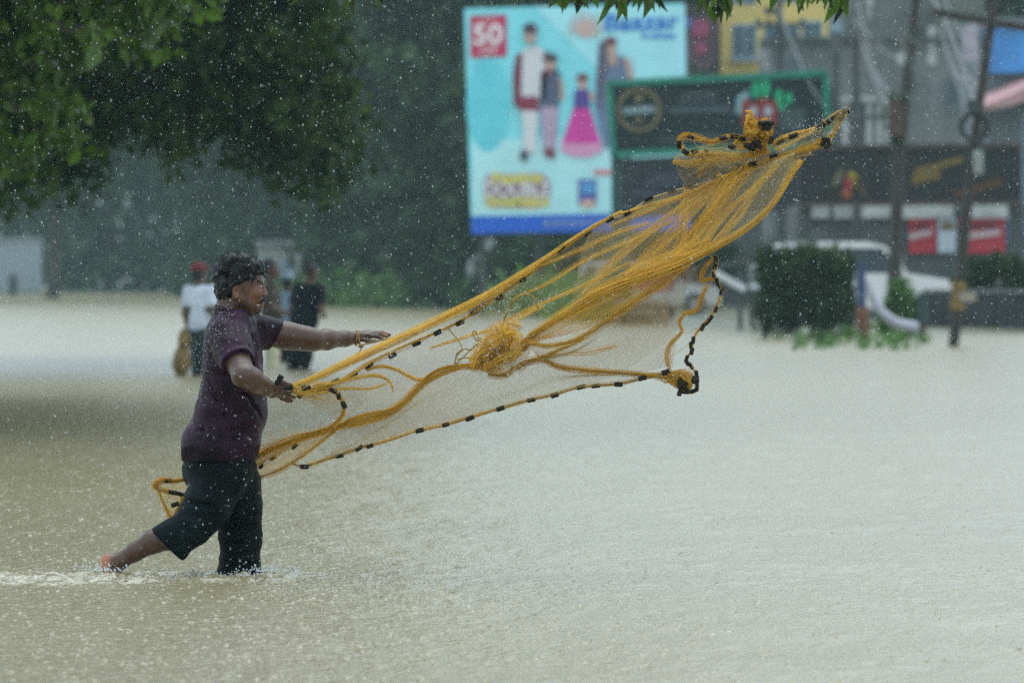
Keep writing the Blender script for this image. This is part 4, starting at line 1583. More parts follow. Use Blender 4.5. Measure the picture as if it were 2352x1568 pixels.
# trunk and standing leg under the clothes
f = Field(np.array(Q(420, 1440, -.3)), np.array(Q(625, 715, .32)), .014)
f.ell(Q(533, 810), (.105, .17, .15), .05).ell(Q(525, 945), (.12, .16, .16), .06).ell(Q(505, 1080), (.125, .155, .10), .05)
f.chain([Q(535, 1110, .09), Q(552, 1225, .09), Q(549, 1330, .09), Q(548, 1415, .09)], [.085, .062, .050, .040], .03)
f.chain([Q(490, 1120, -.09), Q(450, 1205, -.16)], [.085, .065], .03)
f.cone(Q(535, 770, -.18), Q(560, 760, .18), .06, .06, .05)
v_, q_ = f.mesh()
parts.append((v_, q_))
pale.append(np.zeros(len(v_)))
V, Fc = merge(parts)
mesh_obj('body', V, Fc, M_SKIN, MAN, smooth=True, attrs={'pale': ('F', np.concatenate(pale))})

# shirt
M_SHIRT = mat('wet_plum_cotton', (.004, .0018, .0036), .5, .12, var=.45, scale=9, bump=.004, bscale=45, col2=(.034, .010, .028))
f = Field(np.array(Q(400, 1075, -.55)), np.array(Q(668, 692, .36)), .0058)
f.ell(Q(534, 812), (.118, .19, .15), .05)
f.ell(Q(524, 760), (.078, .19, .06), .05)
f.ell(Q(538, 880), (.118, .175, .13), .06)
f.ell(Q(529, 950), (.146, .18, .15), .06)
f.ell(Q(503, 1030), (.158, .18, .085), .06)
f.cone(Q(503, 1030, -.03), Q(503, 1060, .03), .150, .152, .04)
f.cone(Q(540, 735, -.10), Q(552, 735, .12), .055, .055, .05)
f.cone(Q(530, 715), Q(533, 745), .066, .085, .03)
s_end = sh.lerp(el, .70)
f.chain([sh, sh.lerp(el, .4), sh.lerp(el, .78)], [.078, .074, .073], .03)
s_end2 = sh2.lerp(el2, .30)
f.chain([Q(575, 758, .14), sh2, sh2.lerp(el2, .36)], [.078, .068, .064], .03)
f.rough(folds(.0075, (7, 9, 17), 31))
f.rough(folds(.010, (10, 10, 5), 57))
# drag folds across the shoulder and under the near arm
for (a, b, r0) in (((500, 770, -.19), (545, 830, -.43), .008), ((512, 760, -.20), (560, 815, -.42), .008), ((525, 755, -.19), (575, 800, -.33), .007),
                   ((505, 800, -.16), (560, 900, -.16), .008), ((470, 860, -.13), (520, 960, -.17), .008), ((560, 900, -.15), (600, 960, -.08), .008),
                   ((450, 985, -.14), (560, 1010, -.17), .008), ((560, 985, -.16), (596, 1030, -.1), .008), ((575, 770, -.07), (600, 830, -.06), .008), ((556, 745, -.1), (590, 800, -.12), .007)):
    f.cone(Q(*a), Q(*b), r0, r0 * .6, .016, 's')
dn = (el - sh).normalized()
f.cut_near(s_end, dn, .125)
dn2 = (el2 - sh2).normalized()
f.cut_near(s_end2, dn2 + Vector((.2, 0, -.45)), .11)
f.cut(Q(503, 1056), (.03, 0, -1))
f.cut_near(Q(530, 712), (-.12, 0, 1), .13)
v_, q_ = f.mesh()
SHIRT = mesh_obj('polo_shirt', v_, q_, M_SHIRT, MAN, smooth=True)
# collar: a folded strip around the neck
mb = MB()
NS = 40
rows = []
for k in range(NS + 1):
    a = math.pi * (.16 + 1.68 * k / NS)          # open at the throat (front = +X)
    cx, cz = 533, 716
    ca, sa = math.cos(a), math.sin(a)
    drop = (ca + 1) / 2
    u = cx + 37 * ca + 8 * drop
    v = 708 + 26 * drop
    y = .072 * sa
    top_i = Q(u - 2 * ca, v - 8, y * .92)
    top_o = Q(u + 2 * ca, v - 9, y * 1.02)
    low_o = Q(u + 9 * ca + 2, v + 12 + 5 * drop, y * 1.30)
    low_i = Q(u + 3 * ca, v + 13, y * 1.08)
    rows.append([top_i, top_o, low_o, low_i])
vv = [p for r in rows for p in r]
ff = []
for k in range(NS):
    for j in range(4):
        ff.append((k * 4 + j, k * 4 + (j + 1) % 4, k * 4 + 4 + (j + 1) % 4, k * 4 + 4 + j))
ff += [(0, 3, 2, 1), tuple(NS * 4 + j for j in range(4))]
mesh_obj('collar', np.array(vv), ff, M_SHIRT, SHIRT, smooth=False)

# trousers
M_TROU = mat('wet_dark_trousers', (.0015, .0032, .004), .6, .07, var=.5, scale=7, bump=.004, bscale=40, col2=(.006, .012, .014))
f = Field(np.array(Q(330, 1395, -.36)), np.array(Q(612, 1035, .30)), .0058)
f.ell(Q(505, 1085), (.142, .17, .085), .05)
f.cone(Q(503, 1045, -.03), Q(503, 1075, .03), .140, .146, .04)
f.chain([Q(540, 1110, .08), Q(549, 1170, .085), Q(552, 1225, .09), Q(549, 1320, .09), Q(549, 1385, .09)], [.108, .092, .082, .083, .084], .03)
f.chain([Q(500, 1108, -.085), Q(476, 1163, -.13), Q(441, 1211, -.165), Q(374, 1252, -.165)], [.112, .096, .077, .078], .022)
hem_c = Q(380, 1248, -.165)
f.ell(Q(412, 1262, -.165), (.040, .05, .030), .03, rot=-.75)
f.rough(folds(.008, (9, 9, 6), 91))
f.rough(folds(.0065, (6, 7, 18), 17))
for (a, b) in (((425, 1150, -.22), (490, 1165, -.23)), ((415, 1172, -.24), (470, 1195, -.25)), ((400, 1190, -.25), (440, 1230, -.25)), ((490, 1130, -.16), (488, 1205, -.12)), ((520, 1215, 0), (585, 1205, 0)), ((515, 1250, .01), (590, 1245, .01)), ((520, 1290, .01), (585, 1295, .01))):
    f.cone(Q(*a), Q(*b), .009, .006, .016, 's')
f.cut_near(hem_c, (-.72, 0, -.69), .15)
f.cut(Q(503, 1042), (0, 0, 1))
v_, q_ = f.mesh()
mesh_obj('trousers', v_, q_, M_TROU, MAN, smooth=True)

# hair: cap with curls
M_HAIR = mat('wet_black_hair', (.003, .004, .005), .4, .25, var=.4, scale=30, bump=.004, bscale=120)
f = Field(np.array(Q(478, 705, -.12)), np.array(Q(622, 560, .12)), .0032)
f.ell(Q(545, 633), (54 * PXD, .094, 51 * PXD), .02)
f.ell(Q(525, 660), (33 * PXD, .090, 40 * PXD), .02)
f.ell(Q(572, 614), (34 * PXD, .070, 22 * PXD), .02)
f.ell(Q(545, 600), (34 * PXD, .06, 16 * PXD), .02)
f.rough(lambda p: .012 * (vnoise(p * 55, 3) - .5) + .010 * (vnoise(p * np.array([120, 120, 60]), 4) - .5) + .012 * (vnoise(p * 25, 9) - .5), .05)
f.ell(Q(596, 668), (34 * PXD, .20, 38 * PXD), .012, 's')
f.ell(Q(568, 690), (22 * PXD, .20, 46 * PXD), .012, 's')
f.ell(Q(546, 678), (14 * PXD, .20, 26 * PXD), .008, 's')
f.cut(Q(520, 690), (.3, 0, -1))
v_, q_ = f.mesh()
HAIR = mesh_obj('hair', v_, q_, M_HAIR, MAN, smooth=True)
rr = np.random.default_rng(2)
paths, rads = [], []
for k in range(900):
    th = rr.uniform(-.12, 1.12) * math.pi
    yy = rr.uniform(-.09, .09)
    sc_ = math.sqrt(max(.1, 1 - (yy / .102) ** 2))
    u0, v0 = 545 + 53 * sc_ * math.cos(th), 634 - 51 * sc_ * math.sin(th)
    if (u0 > 588 and v0 > 618) or (u0 > 560 and v0 > 640):
        continue
    rad_ = np.array([math.cos(th), yy * 6, math.sin(th)])
    tan_ = np.array([-math.sin(th), rr.normal() * .3, math.cos(th)])       # combed back over the skull
    if th < .36 * math.pi:
        tan_ = -tan_ * .8
    up = .55 if .42 * math.pi < th < .75 * math.pi else .22
    out = tan_ * rr.uniform(.5, 1) + rad_ * up * rr.uniform(.3, 1.5) + rr.normal(0, .25, 3)
    L = rr.uniform(.014, .032)
    p0 = np.array(Q(u0, v0, yy))
    side = np.cross(out, rr.normal(0, 1, 3))
    side /= np.linalg.norm(side)
    t = np.linspace(0, 1, 8)[:, None]
    curl = rr.uniform(.2, .8) * L
    paths.append(p0 + out * L * np.sin(t * 1.7) * .9 + side * curl * t ** 2 - rad_ * .010 * t ** 2)
    rads.append(np.linspace(.0016, .0004, 8) * rr.uniform(.7, 1.2))
for (a, b, c) in (((596, 622), (604, 626), (608, 636)), ((598, 620), (611, 625), (622, 625)), ((600, 626), (609, 633), (614, 642)), ((588, 622), (592, 630), (590, 636)), ((578, 624), (579, 634), (575, 642)), ((585, 600), (588, 592), (587, 585))):
    for j in range(4):
        d_ = -.04 + .018 * j
        cc = catmull([tuple(Q(x + rr.normal() * 1.5, y + rr.normal() * 1.5, d_)) for x, y in (a, b, c)], 8)
        paths.append(cc)
        rads.append(np.linspace(.003, .0008, 8))
v_, q_ = fan_tubes(np.array(paths), np.array(rads), 4)
mesh_obj('curls', v_, q_, M_HAIR, HAIR)


def hair_patch(name, lst, parent):
    mb = MB()
    for (a, b, r0, r1) in lst:
        mb.tube([a, a.lerp(b, .5) + Vector((.0015, 0, .001)), b], [r0 * .7, r0, r1], 6)
    return mb.build(name, M_HAIR, parent, smooth=True)


hair_patch('eyebrow', [(Q(590, 646.5, -.056), Q(601.5, 645, -.034), .0050, .0034)], MAN)
hair_patch('eyebrow', [(Q(590, 646.5, .056), Q(601.5, 645, .034), .0050, .0034)], MAN)
hair_patch('moustache', [(Q(609, 685.5, -.006), Q(597, 695.5, -.034), .0058, .0030), (Q(609, 685.5, .006), Q(597, 695.5, .034), .0058, .0030), (Q(608.5, 686.5, -.010), Q(600, 692, -.026), .0062, .0045)], MAN)
# beard shadow along the jaw: very short stubble hairs
paths = []
for k in range(500):
    t = rr.uniform(0, 1)
    a, b = Q(552, 694, -.066), Q(597, 714, -.012)
    p0 = np.array(a.lerp(b, t)) + np.array([rr.normal() * .006, rr.normal() * .004 - .004, rr.normal() * .007])
    paths.append(np.stack([p0, p0 + np.array([.001, -.001, -.005])]))
v_, q_ = fan_tubes(np.array(paths), .0005, 3)
mesh_obj('stubble', v_, q_, M_HAIR, MAN)
M_EYEW = mat('eye_white', (.55, .50, .46), .15, var=.1)
M_IRIS = mat('eye_dark', (.02, .012, .008), .1, var=.1)
for s_ in (-1, 1):
    mb = MB()
    mb.ball(Q(599.2, 657.6, s_ * .036), (.0080, .0105, .0056), 12, 8)
    ey = mb.build('eye', M_EYEW, MAN, smooth=True)
    mb = MB()
    mb.ball(Q(601.3, 657.4, s_ * .038), (.0052, .0056, .0052), 10, 8)
    mb.build('iris', M_IRIS, ey, smooth=True)
    hair_patch('eyelid', [(Q(592.5, 655.5, s_ * .046), Q(602.5, 654.2, s_ * .036), .0030, .0022)], MAN)


# ================================================================== THE CAST NET
NET = empty('cast_net', Q(1150, 1320, 0), 'orange cast net with black floats, opened in mid air by the fisherman', 'net')
M_NET = mat('net_orange', (.80, .50, .07), .55, .25, var=0, tint=True, col2=(.97, .72, .13), trans=.5)
M_MESH = mat('net_twine', (.50, .34, .09), .5, .3, var=.1, tint=True, col2=(.72, .56, .22), trans=.3)
M_ROPE = mat('net_rope', (.30, .19, .05), .7, .3, var=.45, scale=60, bump=.002, bscale=300)
M_ROPEW = mat('float_line', (.55, .42, .24), .6, .3, var=.3, scale=40)
M_FLOAT = mat('black_foam', (.006, .006, .005), .6, .2, var=.5, scale=60, col2=(.026, .023, .014), bump=.001, bscale=200)
NR = np.random.default_rng(42)


def G(ctrl, n):
    """smooth guide through (u, v, dy) points -> world points"""
    c = catmull(np.array(ctrl, float), n)
    return np.array([tuple(Q(*p)) for p in c])


def bundle(name, ctrl, wpx, count, rad=.0009, tint=(.4, 1.0), n=56, depth=.5, wander=.35, ends=1.0, material=None, seed=None):
    """gathered netting: threads running together along a guide, wpx = half widths along it"""
    r = np.random.default_rng(seed if seed is not None else int(abs(ctrl[0][0] * 7 + ctrl[-1][1])))
    g = G(ctrl, n)
    s = np.linspace(0, 1, n)
    wd = np.interp(s, np.linspace(0, 1, len(wpx)), wpx) * PXD
    t = np.gradient(g, axis=0)
    t /= np.linalg.norm(t, axis=1, keepdims=True)
    nr = np.stack([-t[:, 2], np.zeros(n), t[:, 0]], 1)
    nr /= np.linalg.norm(nr, axis=1, keepdims=True) + 1e-9
    paths = []
    for k in range(count):
        a0 = np.clip(r.laplace(0, .42), -1.9, 1.9)
        kx = r.uniform(-1, 1, 7)
        a = a0 + wander * np.interp(s, np.linspace(0, 1, 7), kx) * .8
        b = r.normal(0, depth) + .3 * np.interp(s, np.linspace(0, 1, 6), r.uniform(-1, 1, 6))
        jit = r.normal(0, .0007, (n, 3))
        p = g + nr * (wd * a)[:, None] + np.array([0, 1, 0]) * (wd * b)[:, None] + jit
        # feathered ends: threads start and stop at different places
        s0, s1 = r.uniform(0, .10) ** 1.3, 1 - r.uniform(0, .12) ** 1.3
        x = np.linspace(s0, s1, n)
        p = np.stack([np.interp(x, s, p[:, j]) for j in range(3)], 1)
        paths.append(p)
    P_ = np.array(paths)
    v, f = fan_tubes(P_, r.uniform(.6, 1.3, count) * rad * .78, 3)
    along = vnoise(P_.reshape(-1, 3) * 14, 5).reshape(count, n) * .7 - .35
    tn = np.repeat(np.clip(r.uniform(*tint, count)[:, None] + along, 0, 1).reshape(-1), 3)
    return mesh_obj(name, v, f, material or M_NET, NET, attrs={'tint': ('F', tn)})


def gauze(ctrl, wpx, cell=.0034, rad=.00031, tint=(.4, 1), seed=1, n=16, name='net_fold'):
    """a soft fold of doubled netting along a guide"""
    c = catmull(np.array(ctrl, float), 24)
    t = np.gradient(c[:, :2], axis=0)
    t /= np.linalg.norm(t, axis=1, keepdims=True)
    wd = np.interp(np.linspace(0, 1, 24), np.linspace(0, 1, len(wpx)), wpx)
    A, B = c.copy(), c.copy()
    A[:, 0] += -t[:, 1] * wd
    A[:, 1] += t[:, 0] * wd
    B[:, 0] -= -t[:, 1] * wd
    B[:, 1] -= t[:, 0] * wd
    B[:, 2] += .03
    return sheet(name, A, B, cell, rad, .03, slope=1.6, n=n, wav=.004, tint=tint, material=M_NET, seed=seed)


def sheet(name, A, B, cell=.008, rad=.00035, bulge=.06, slope=1.0, n=40, wav=.01, tint=(.2, .9), material=None, seed=3, tfun=None):
    """open netting between two edge guides: two families of crossing twines"""
    r = np.random.default_rng(seed)
    m = 60
    a, b = G(A, m), G(B, m)
    la = np.linalg.norm(np.diff(a, axis=0), axis=1).sum()
    h = np.linalg.norm(a - b, axis=1).mean()
    k = slope * h / la
    cnt = int(la / cell * (1 + k))
    t = np.linspace(0, 1, n)
    paths = []
    for sgn in (1, -1):
        for q in range(cnt):
            c = -k + (1 + 2 * k) * (q + r.uniform(-.2, .2)) / cnt
            s = c + sgn * k * (t - .5)
            ok = (s >= 0) & (s <= 1)
            if ok.sum() < 4:
                continue
            t0, t1 = t[ok][0], t[ok][-1]
            tt = np.linspace(t0, t1, n)
            ss = np.clip(c + sgn * k * (tt - .5), 0, 1)
            x = ss * (m - 1)
            pa = np.stack([np.interp(x, np.arange(m), a[:, j]) for j in range(3)], 1)
            pb = np.stack([np.interp(x, np.arange(m), b[:, j]) for j in range(3)], 1)
            p = pa + (pb - pa) * tt[:, None]
            p[:, 1] += bulge * np.sin(np.pi * tt) + .03 * np.sin(9 * ss + 5 * tt)
            p[:, 2] += wav * np.sin(13 * ss + 7 * tt) * np.sin(np.pi * tt)
            p[:, 0] += wav * np.sin(8 * ss - 6 * tt) * np.sin(np.pi * tt)
            paths.append(p)
    v, f = fan_tubes(np.array(paths), rad, 3)
    tn = np.repeat(r.uniform(*tint, len(paths)), n * 3)
    return mesh_obj(name, v, f, material or M_MESH, NET, attrs={'tint': ('F', tn)})


def rope(name, ctrl, r, material=None, n=40, parent=None, sides=7):
    g = G(ctrl, n)
    mb = MB()
    mb.tube([tuple(p) for p in g], r, sides)
    return mb.build(name, material or M_ROPE, parent or NET, smooth=True)


_fm = None


def float_at(p, tdir, L=.036, r=.0105):
    """one black float threaded on a line; they share one mesh"""
    global _fm
    if _fm is None:
        mb = MB()
        mb.tube([(0, 0, -.5), (0, 0, -.46), (0, 0, .46), (0, 0, .5)], [.88, 1, 1, .88], 10)
        _fm = bpy.data.meshes.new('float')
        _fm.from_pydata([tuple(x) for x in mb.v], [], mb.f)
        _fm.materials.append(M_FLOAT)
    o = bpy.data.objects.new('float', _fm)
    o.parent = NET
    o.location = Vector(p) - NET.location
    o.rotation_mode = 'QUATERNION'
    o.rotation_quaternion = Vector(tdir).to_track_quat('Z', 'Y')
    o.scale = (r, r, L)
    COL.objects.link(o)
    return o


def floats_on(ctrl, where, L=.036, r=.0105, n=200, jitter=.25):
    g = G(ctrl, n)
    grid = (g[:, 0] / (K * g[:, 1]) + 1176, 630 - (g[:, 2] - CAM_H) / (K * g[:, 1]))
    for (u, v) in where:
        i = int(np.argmin((grid[0] - u) ** 2 + (grid[1] - v) ** 2))
        i = min(max(i, 1), n - 2)
        t = g[i + 1] - g[i - 1]
        t = t / np.linalg.norm(t) + NR.normal(0, jitter * .4, 3)
        float_at(g[i] + NR.normal(0, .002, 3), t, L * NR.uniform(.85, 1.1), r * NR.uniform(.9, 1.1))


# --- upper float line, hand to the far corner
LINE_A = [(664, 886, -.24), (700, 889, -.22), (765, 878, -.18), (808, 860, -.14), (845, 839, -.10), (900, 815, -.05), (955, 790, 0), (1005, 763, .03), (1055, 741, .06), (1090, 717, .08), (1145, 687, .10),
          (1200, 645, .13), (1245, 607, .15), (1290, 573, .16), (1350, 533, .18), (1400, 504, .18), (1440, 489, .18), (1490, 457, .18), (1540, 440, .18), (1585, 428, .16), (1648, 412, .14), (1700, 386, .12), (1728, 377, .10), (1777, 360, .08), (1818, 352, .06), (1870, 336, .05), (1897, 328, .05)]
rope('float_rope', LINE_A, .0022, M_ROPEW, 120)
floats_on(LINE_A, [(700, 889), (768, 878), (810, 859), (845, 839), (900, 815), (955, 790), (1005, 763), (1055, 741), (1090, 717), (1145, 687), (1200, 645), (1246, 606), (1290, 572), (1350, 533), (1400, 504), (1438, 490), (1490, 457), (1540, 440), (1584, 428), (1648, 412), (1700, 386), (1727, 377), (1776, 360)], n=400)
float_at(Q(641, 872, -.26), (.5, 0, .8), .042, .012)
float_at(Q(662, 889, -.25), (1, 0, .2), .040, .010)
float_at(Q(691, 906, -.22), (.6, .2, .6), .034, .011)
float_at(Q(1818, 362, .05), (.9, 0, -.3), .036, .011)
float_at(Q(1839, 374, .05), (.9, 0, .5), .036, .011)
# gathered band lying just above it
bundle('net_fold', [(664, 888, -.24), (720, 868, -.2), (850, 808, -.1), (1000, 738, .02), (1130, 672, .08), (1250, 596, .14), (1340, 534, .17), (1430, 484, .18)], [4, 8, 9, 9, 8, 7, 4, 3], 70, .0008, (.55, 1), wander=.6)
gauze([(664, 888, -.24), (720, 868, -.2), (850, 808, -.1), (1000, 738, .02), (1130, 672, .08), (1250, 596, .14), (1340, 534, .17), (1430, 484, .18)], [4, 9, 10, 10, 9, 8, 5, 3], .0030, .00036, (.5, 1), seed=504)
bundle('net_fold', [(664, 890, -.24), (760, 884, -.19), (850, 832, -.11), (960, 781, 0), (1060, 735, .06), (1200, 640, .13), (1350, 530, .18)], [3, 5, 4, 3, 3, 3, 2], 34, .0009, (.3, .9))
bundle('net_fold', [(1420, 492, .18), (1500, 468, .17), (1580, 445, .15), (1680, 400, .12), (1780, 362, .08), (1880, 336, .05)], [3, 4, 5, 7, 6, 8], 46, .0010, (.3, .9))
bundle('net_fold', [(1400, 520, .17), (1480, 488, .16), (1560, 455, .14), (1640, 420, .12)], [2, 3, 3, 4], 22, .0009, (.2, .7))
# near the gripping hand
bundle('net_fold', [(662, 888, -.24), (690, 902, -.23), (720, 898, -.21), (760, 893, -.19)], [3, 8, 12, 8], 70, .0010, (.45, 1))
bundle('net_fold', [(700, 892, -.22), (780, 876, -.18), (850, 862, -.12), (885, 868, -.10), (900, 885, -.10), (902, 902, -.1)], [8, 7, 5, 4, 4, 1], 46, .0008, (.5, 1))
bundle('net_fold', [(720, 896, -.2), (800, 892, -.16), (850, 892, -.12), (890, 880, -.1)], [6, 5, 3, 2], 24, .0008, (.5, 1))
bundle('net_fold', [(840, 850, -.1), (876, 841, -.08), (913, 850, -.06), (935, 862, -.05), (962, 872, -.05), (990, 868, -.05)], [2, 4, 4, 4, 4, 5], 40, .0009, (.3, .9))
ROPE_J = [(757, 890, -.2), (768, 900, -.2), (779, 909, -.19), (789, 929, -.18), (787, 952, -.17), (766, 975, -.16), (735, 1000, -.14)]
bundle('net_fold', ROPE_J, [4, 4, 4, 5, 5, 6, 4], 44, .0011, (0, .5))
floats_on(ROPE_J, [(767, 899), (779, 909), (790, 929)], .030, .011, jitter=1.5)

# --- lower band from the knot to behind the hip
LOW = [(1160, 850, -.15), (1110, 846, -.15), (1060, 842, -.14), (1010, 858, -.13), (965, 885, -.12), (925, 925, -.12), (870, 955, -.12), (800, 972, -.12), (740, 992, -.10), (680, 1008, -.06), (620, 1035, .05), (560, 1068, .25), (500, 1090, .28), (420, 1100, .26)]
bundle('net_fold', LOW, [10, 7, 5, 5, 6, 6, 5, 4, 8, 14, 18, 16, 10, 5], 70, .0008, (.35, 1), n=80, wander=.6)
gauze(LOW[2:], [6, 9, 10, 9, 8, 8, 14, 20, 18, 8], .0032, .00034, (.3, 1), seed=503)
bundle('net_fold', [(1100, 838, -.14), (1030, 842, -.14), (985, 862, -.13), (950, 900, -.13), (910, 938, -.13), (850, 950, -.13), (790, 968, -.13)], [3, 3, 3, 3, 4, 4, 4], 40, .0009, (.05, .6))
bundle('net_fold', [(990, 862, -.12), (950, 905, -.12), (900, 950, -.12), (820, 975, -.12), (760, 985, -.12)], [3, 3, 5, 6, 3], 36, .0009, (.5, 1))
bundle('net_fold', [(775, 985, -.12), (730, 1020, -.1), (690, 1050, -.06), (640, 1080, .05), (585, 1100, .2)], [4, 4, 5, 6, 6], 34, .0008, (.3, .9))
bundle('net_fold', [(770, 978, -.12), (700, 1000, -.08), (640, 1022, .02), (585, 1046, .2)], [3, 5, 6, 5], 28, .0008, (.45, 1))
sheet('net_mesh', [(582, 1046, .2), (640, 1022, .02), (700, 1000, -.08), (790, 968, -.12)], [(585, 1100, .2), (640, 1080, .05), (690, 1050, -.06), (775, 985, -.12)], .0045, .00034, .02, tint=(.6, 1), material=M_NET, n=16)
floats_on([(590, 1078, .18), (640, 1045, .04), (700, 1010, -.08), (760, 985, -.12)], [(600, 1068), (630, 1055), (672, 1020)], .030, .008)

# --- lead line along the bottom
LINE_B = [(668, 1063, -.05), (700, 1071, -.06), (740, 1058, -.08), (780, 1045, -.10), (830, 1028, -.12), (890, 1012, -.14), (950, 992, -.16), (1020, 976, -.17), (1080, 958, -.18), (1150, 938, -.19), (1220, 918, -.2), (1275, 906, -.2), (1335, 889, -.2), (1420, 882, -.2), (1480, 868, -.2), (1525, 860, -.2)]
rope('lead_rope', LINE_B, .0040, M_ROPE, 90)
bundle('net_fold', LINE_B, [3] * 16, 26, .0008, (.3, .8), n=80)
floats_on(LINE_B, [(700, 1071), (780, 1046), (826, 1030), (850, 1024), (962, 989), (1022, 976), (1080, 958), (1150, 938), (1220, 918), (1275, 906), (1335, 888), (1370, 886), (1420, 882), (1478, 869)], .034, .0095, n=400)

# --- the knot of bunched net in the middle
def tangle(name, c, rpx, ry, count, tint, rad=.0011, seed=0, n=44, lumps=5, core=True):
    r = np.random.default_rng(seed)
    cc = np.array(Q(*c))
    R3 = np.array([rpx[0] * PXD, ry, rpx[1] * PXD])
    paths = []
    for k in range(count):
        d = r.normal(0, 1, (lumps, 3))
        d /= np.linalg.norm(d, axis=1, keepdims=True)
        p = cc + d * R3 * r.uniform(.45, 1.0, (lumps, 1))
        paths.append(catmull(p, n))
    v, f = fan_tubes(np.array(paths), r.uniform(.6, 1.3, count) * rad * .8, 3)
    o = mesh_obj(name, v, f, M_NET, NET, attrs={'tint': ('F', np.repeat(r.uniform(*tint, count), n * 3))})
    if core:
        fd = Field(cc - R3 * 1.1, cc + R3 * 1.1, max(.004, min(R3) / 9))
        fd.ell(cc, R3 * .62, .02)
        fd.rough(lambda p: .036 * (vnoise(p * 45, seed) - .5) + .022 * (vnoise(p * 110, seed + 1) - .5), .05)
        v, f = fd.mesh()
        mesh_obj('bunched_net', v, f, M_NET, NET, smooth=True, attrs={'tint': ('F', .35 * vnoise(v * 60, seed + 2))})
    return o


tangle('net_tangle', (1135, 816, -.15), (52, 34), .07, 170, (.1, .9), rad=.0006, seed=1, core=False, lumps=7)
tangle('net_tangle', (1160, 775, -.13), (40, 32), .05, 120, (.3, 1), rad=.0006, seed=2, core=False, lumps=7)
tangle('net_tangle', (1100, 826, -.16), (22, 26), .04, 70, (0, .5), rad=.0007, seed=3)
gauze([(1080, 850, -.12), (1120, 800, -.1), (1160, 760, -.1), (1200, 745, -.1)], [10, 34, 36, 8], .0030, .00032, (.3, 1), seed=51)
gauze([(1085, 820, -.2), (1130, 835, -.22), (1175, 825, -.22), (1215, 790, -.2)], [16, 24, 26, 14], .0030, .00032, (.1, .8), seed=52)
gauze([(1140, 745, -.16), (1165, 770, -.2), (1195, 790, -.2), (1215, 800, -.2)], [8, 24, 22, 8], .0030, .00032, (.5, 1), seed=53)
for q, (a, b) in enumerate((((1085, 845), (1150, 790)), ((1095, 810), (1180, 760)), ((1110, 850), (1200, 810)), ((1150, 745), (1165, 800)), ((1185, 760), (1175, 830)), ((1130, 760), (1120, 840)))):
    m_ = ((a[0] + b[0]) / 2 + NR.normal() * 6, (a[1] + b[1]) / 2 - 8)
    gauze([(*a, -.22), (*m_, -.25), (*b, -.21)], [9, 15, 8], .0034, .00032, (.3, 1), seed=q)
    bundle('net_fold', [(*a, -.23), (*m_, -.25), (*b, -.22)], [5, 7, 4], 18, .0008, (.4, 1), n=24, seed=q)
rope('hand_rope', [(1148, 770, -.2), (1158, 735, -.2), (1168, 708, -.2), (1185, 686, -.2), (1205, 675, -.2), (1223, 682, -.2), (1232, 697, -.2), (1236, 709, -.2)], .0040, M_ROPE, 30)
rope('hand_rope', [(1030, 754, .02), (1045, 772, -.02), (1058, 790, -.06), (1061, 805, -.1), (1050, 815, -.12), (1045, 835, -.14), (1062, 822, -.15), (1082, 802, -.15), (1100, 788, -.16)], .0030, M_ROPE, 40)
rope('hand_rope', [(1044, 834, -.14), (1050, 812, -.14), (1065, 802, -.15), (1080, 803, -.15)], .0026, M_ROPE)
rope('hand_rope', [(1050, 826, -.14), (1066, 821, -.15), (1080, 823, -.16)], .0026, M_ROPE)
rope('hand_rope', [(1108, 785, -.2), (1092, 778, -.2), (1086, 764, -.2), (1092, 760, -.2), (1098, 775, -.2), (1115, 780, -.2)], .0034, M_ROPE)
# --- big folds from the knot to the upper sail and to the right
EDGE_F = [(1190, 800, -.15), (1212, 776, -.18), (1262, 742, -.22), (1306, 716, -.26), (1340, 694, -.28), (1375, 672, -.3), (1436, 648, -.32), (1500, 628, -.33), (1560, 606, -.33), (1620, 577, -.32), (1680, 546, -.3), (1735, 508, -.26), (1775, 468, -.2), (1800, 430, -.14), (1818, 398, -.08), (1842, 366, -.02)]
bundle('net_fold', EDGE_F, [8, 6, 7, 9, 10, 10, 9, 9, 8, 6, 5, 4, 4, 4, 5, 6], 95, .0008, (.25, .95), n=80)
gauze(EDGE_F[1:], [9, 12, 14, 14, 13, 10, 8, 7, 8], .0034, .00032, (.2, 1), seed=501)
bundle('net_fold', [(1190, 812, -.15), (1215, 788, -.2), (1252, 793, -.22), (1306, 785, -.26), (1350, 765, -.28), (1394, 735, -.3), (1436, 704, -.32), (1500, 662, -.33), (1565, 615, -.33), (1600, 588, -.33)], [6, 4, 5, 6, 7, 7, 6, 5, 4, 3], 70, .0009, (.1, .85), n=70)
bundle('net_fold', [(1200, 790, -.16), (1300, 745, -.24), (1400, 700, -.3), (1500, 645, -.33), (1580, 598, -.33)], [4, 14, 20, 18, 10], 24, .0006, (.5, 1), n=60, wander=1.0)
gauze([(1205, 788, -.17), (1300, 748, -.24), (1400, 705, -.3), (1500, 650, -.33), (1590, 596, -.33)], [6, 22, 30, 26, 10], seed=502)
bundle('net_fold', [(1180, 850, -.14), (1205, 832, -.15), (1240, 825, -.17), (1262, 831, -.18), (1285, 842, -.19), (1350, 850, -.2), (1436, 856, -.2), (1500, 861, -.2), (1550, 866, -.2)], [8, 5, 5, 5, 5, 4, 4, 4, 9], 80, .0009, (0, .6), n=60)
bundle('net_fold', [(1185, 845, -.14), (1225, 828, -.16), (1265, 812, -.18), (1305, 795, -.2), (1345, 776, -.2)], [4, 5, 4, 4, 3], 44, .0008, (.4, 1))
bundle('net_fold', [(1120, 858, -.15), (1150, 862, -.15), (1170, 855, -.15), (1180, 840, -.15)], [4, 5, 5, 3], 44, .0010, (.1, .6), n=24)
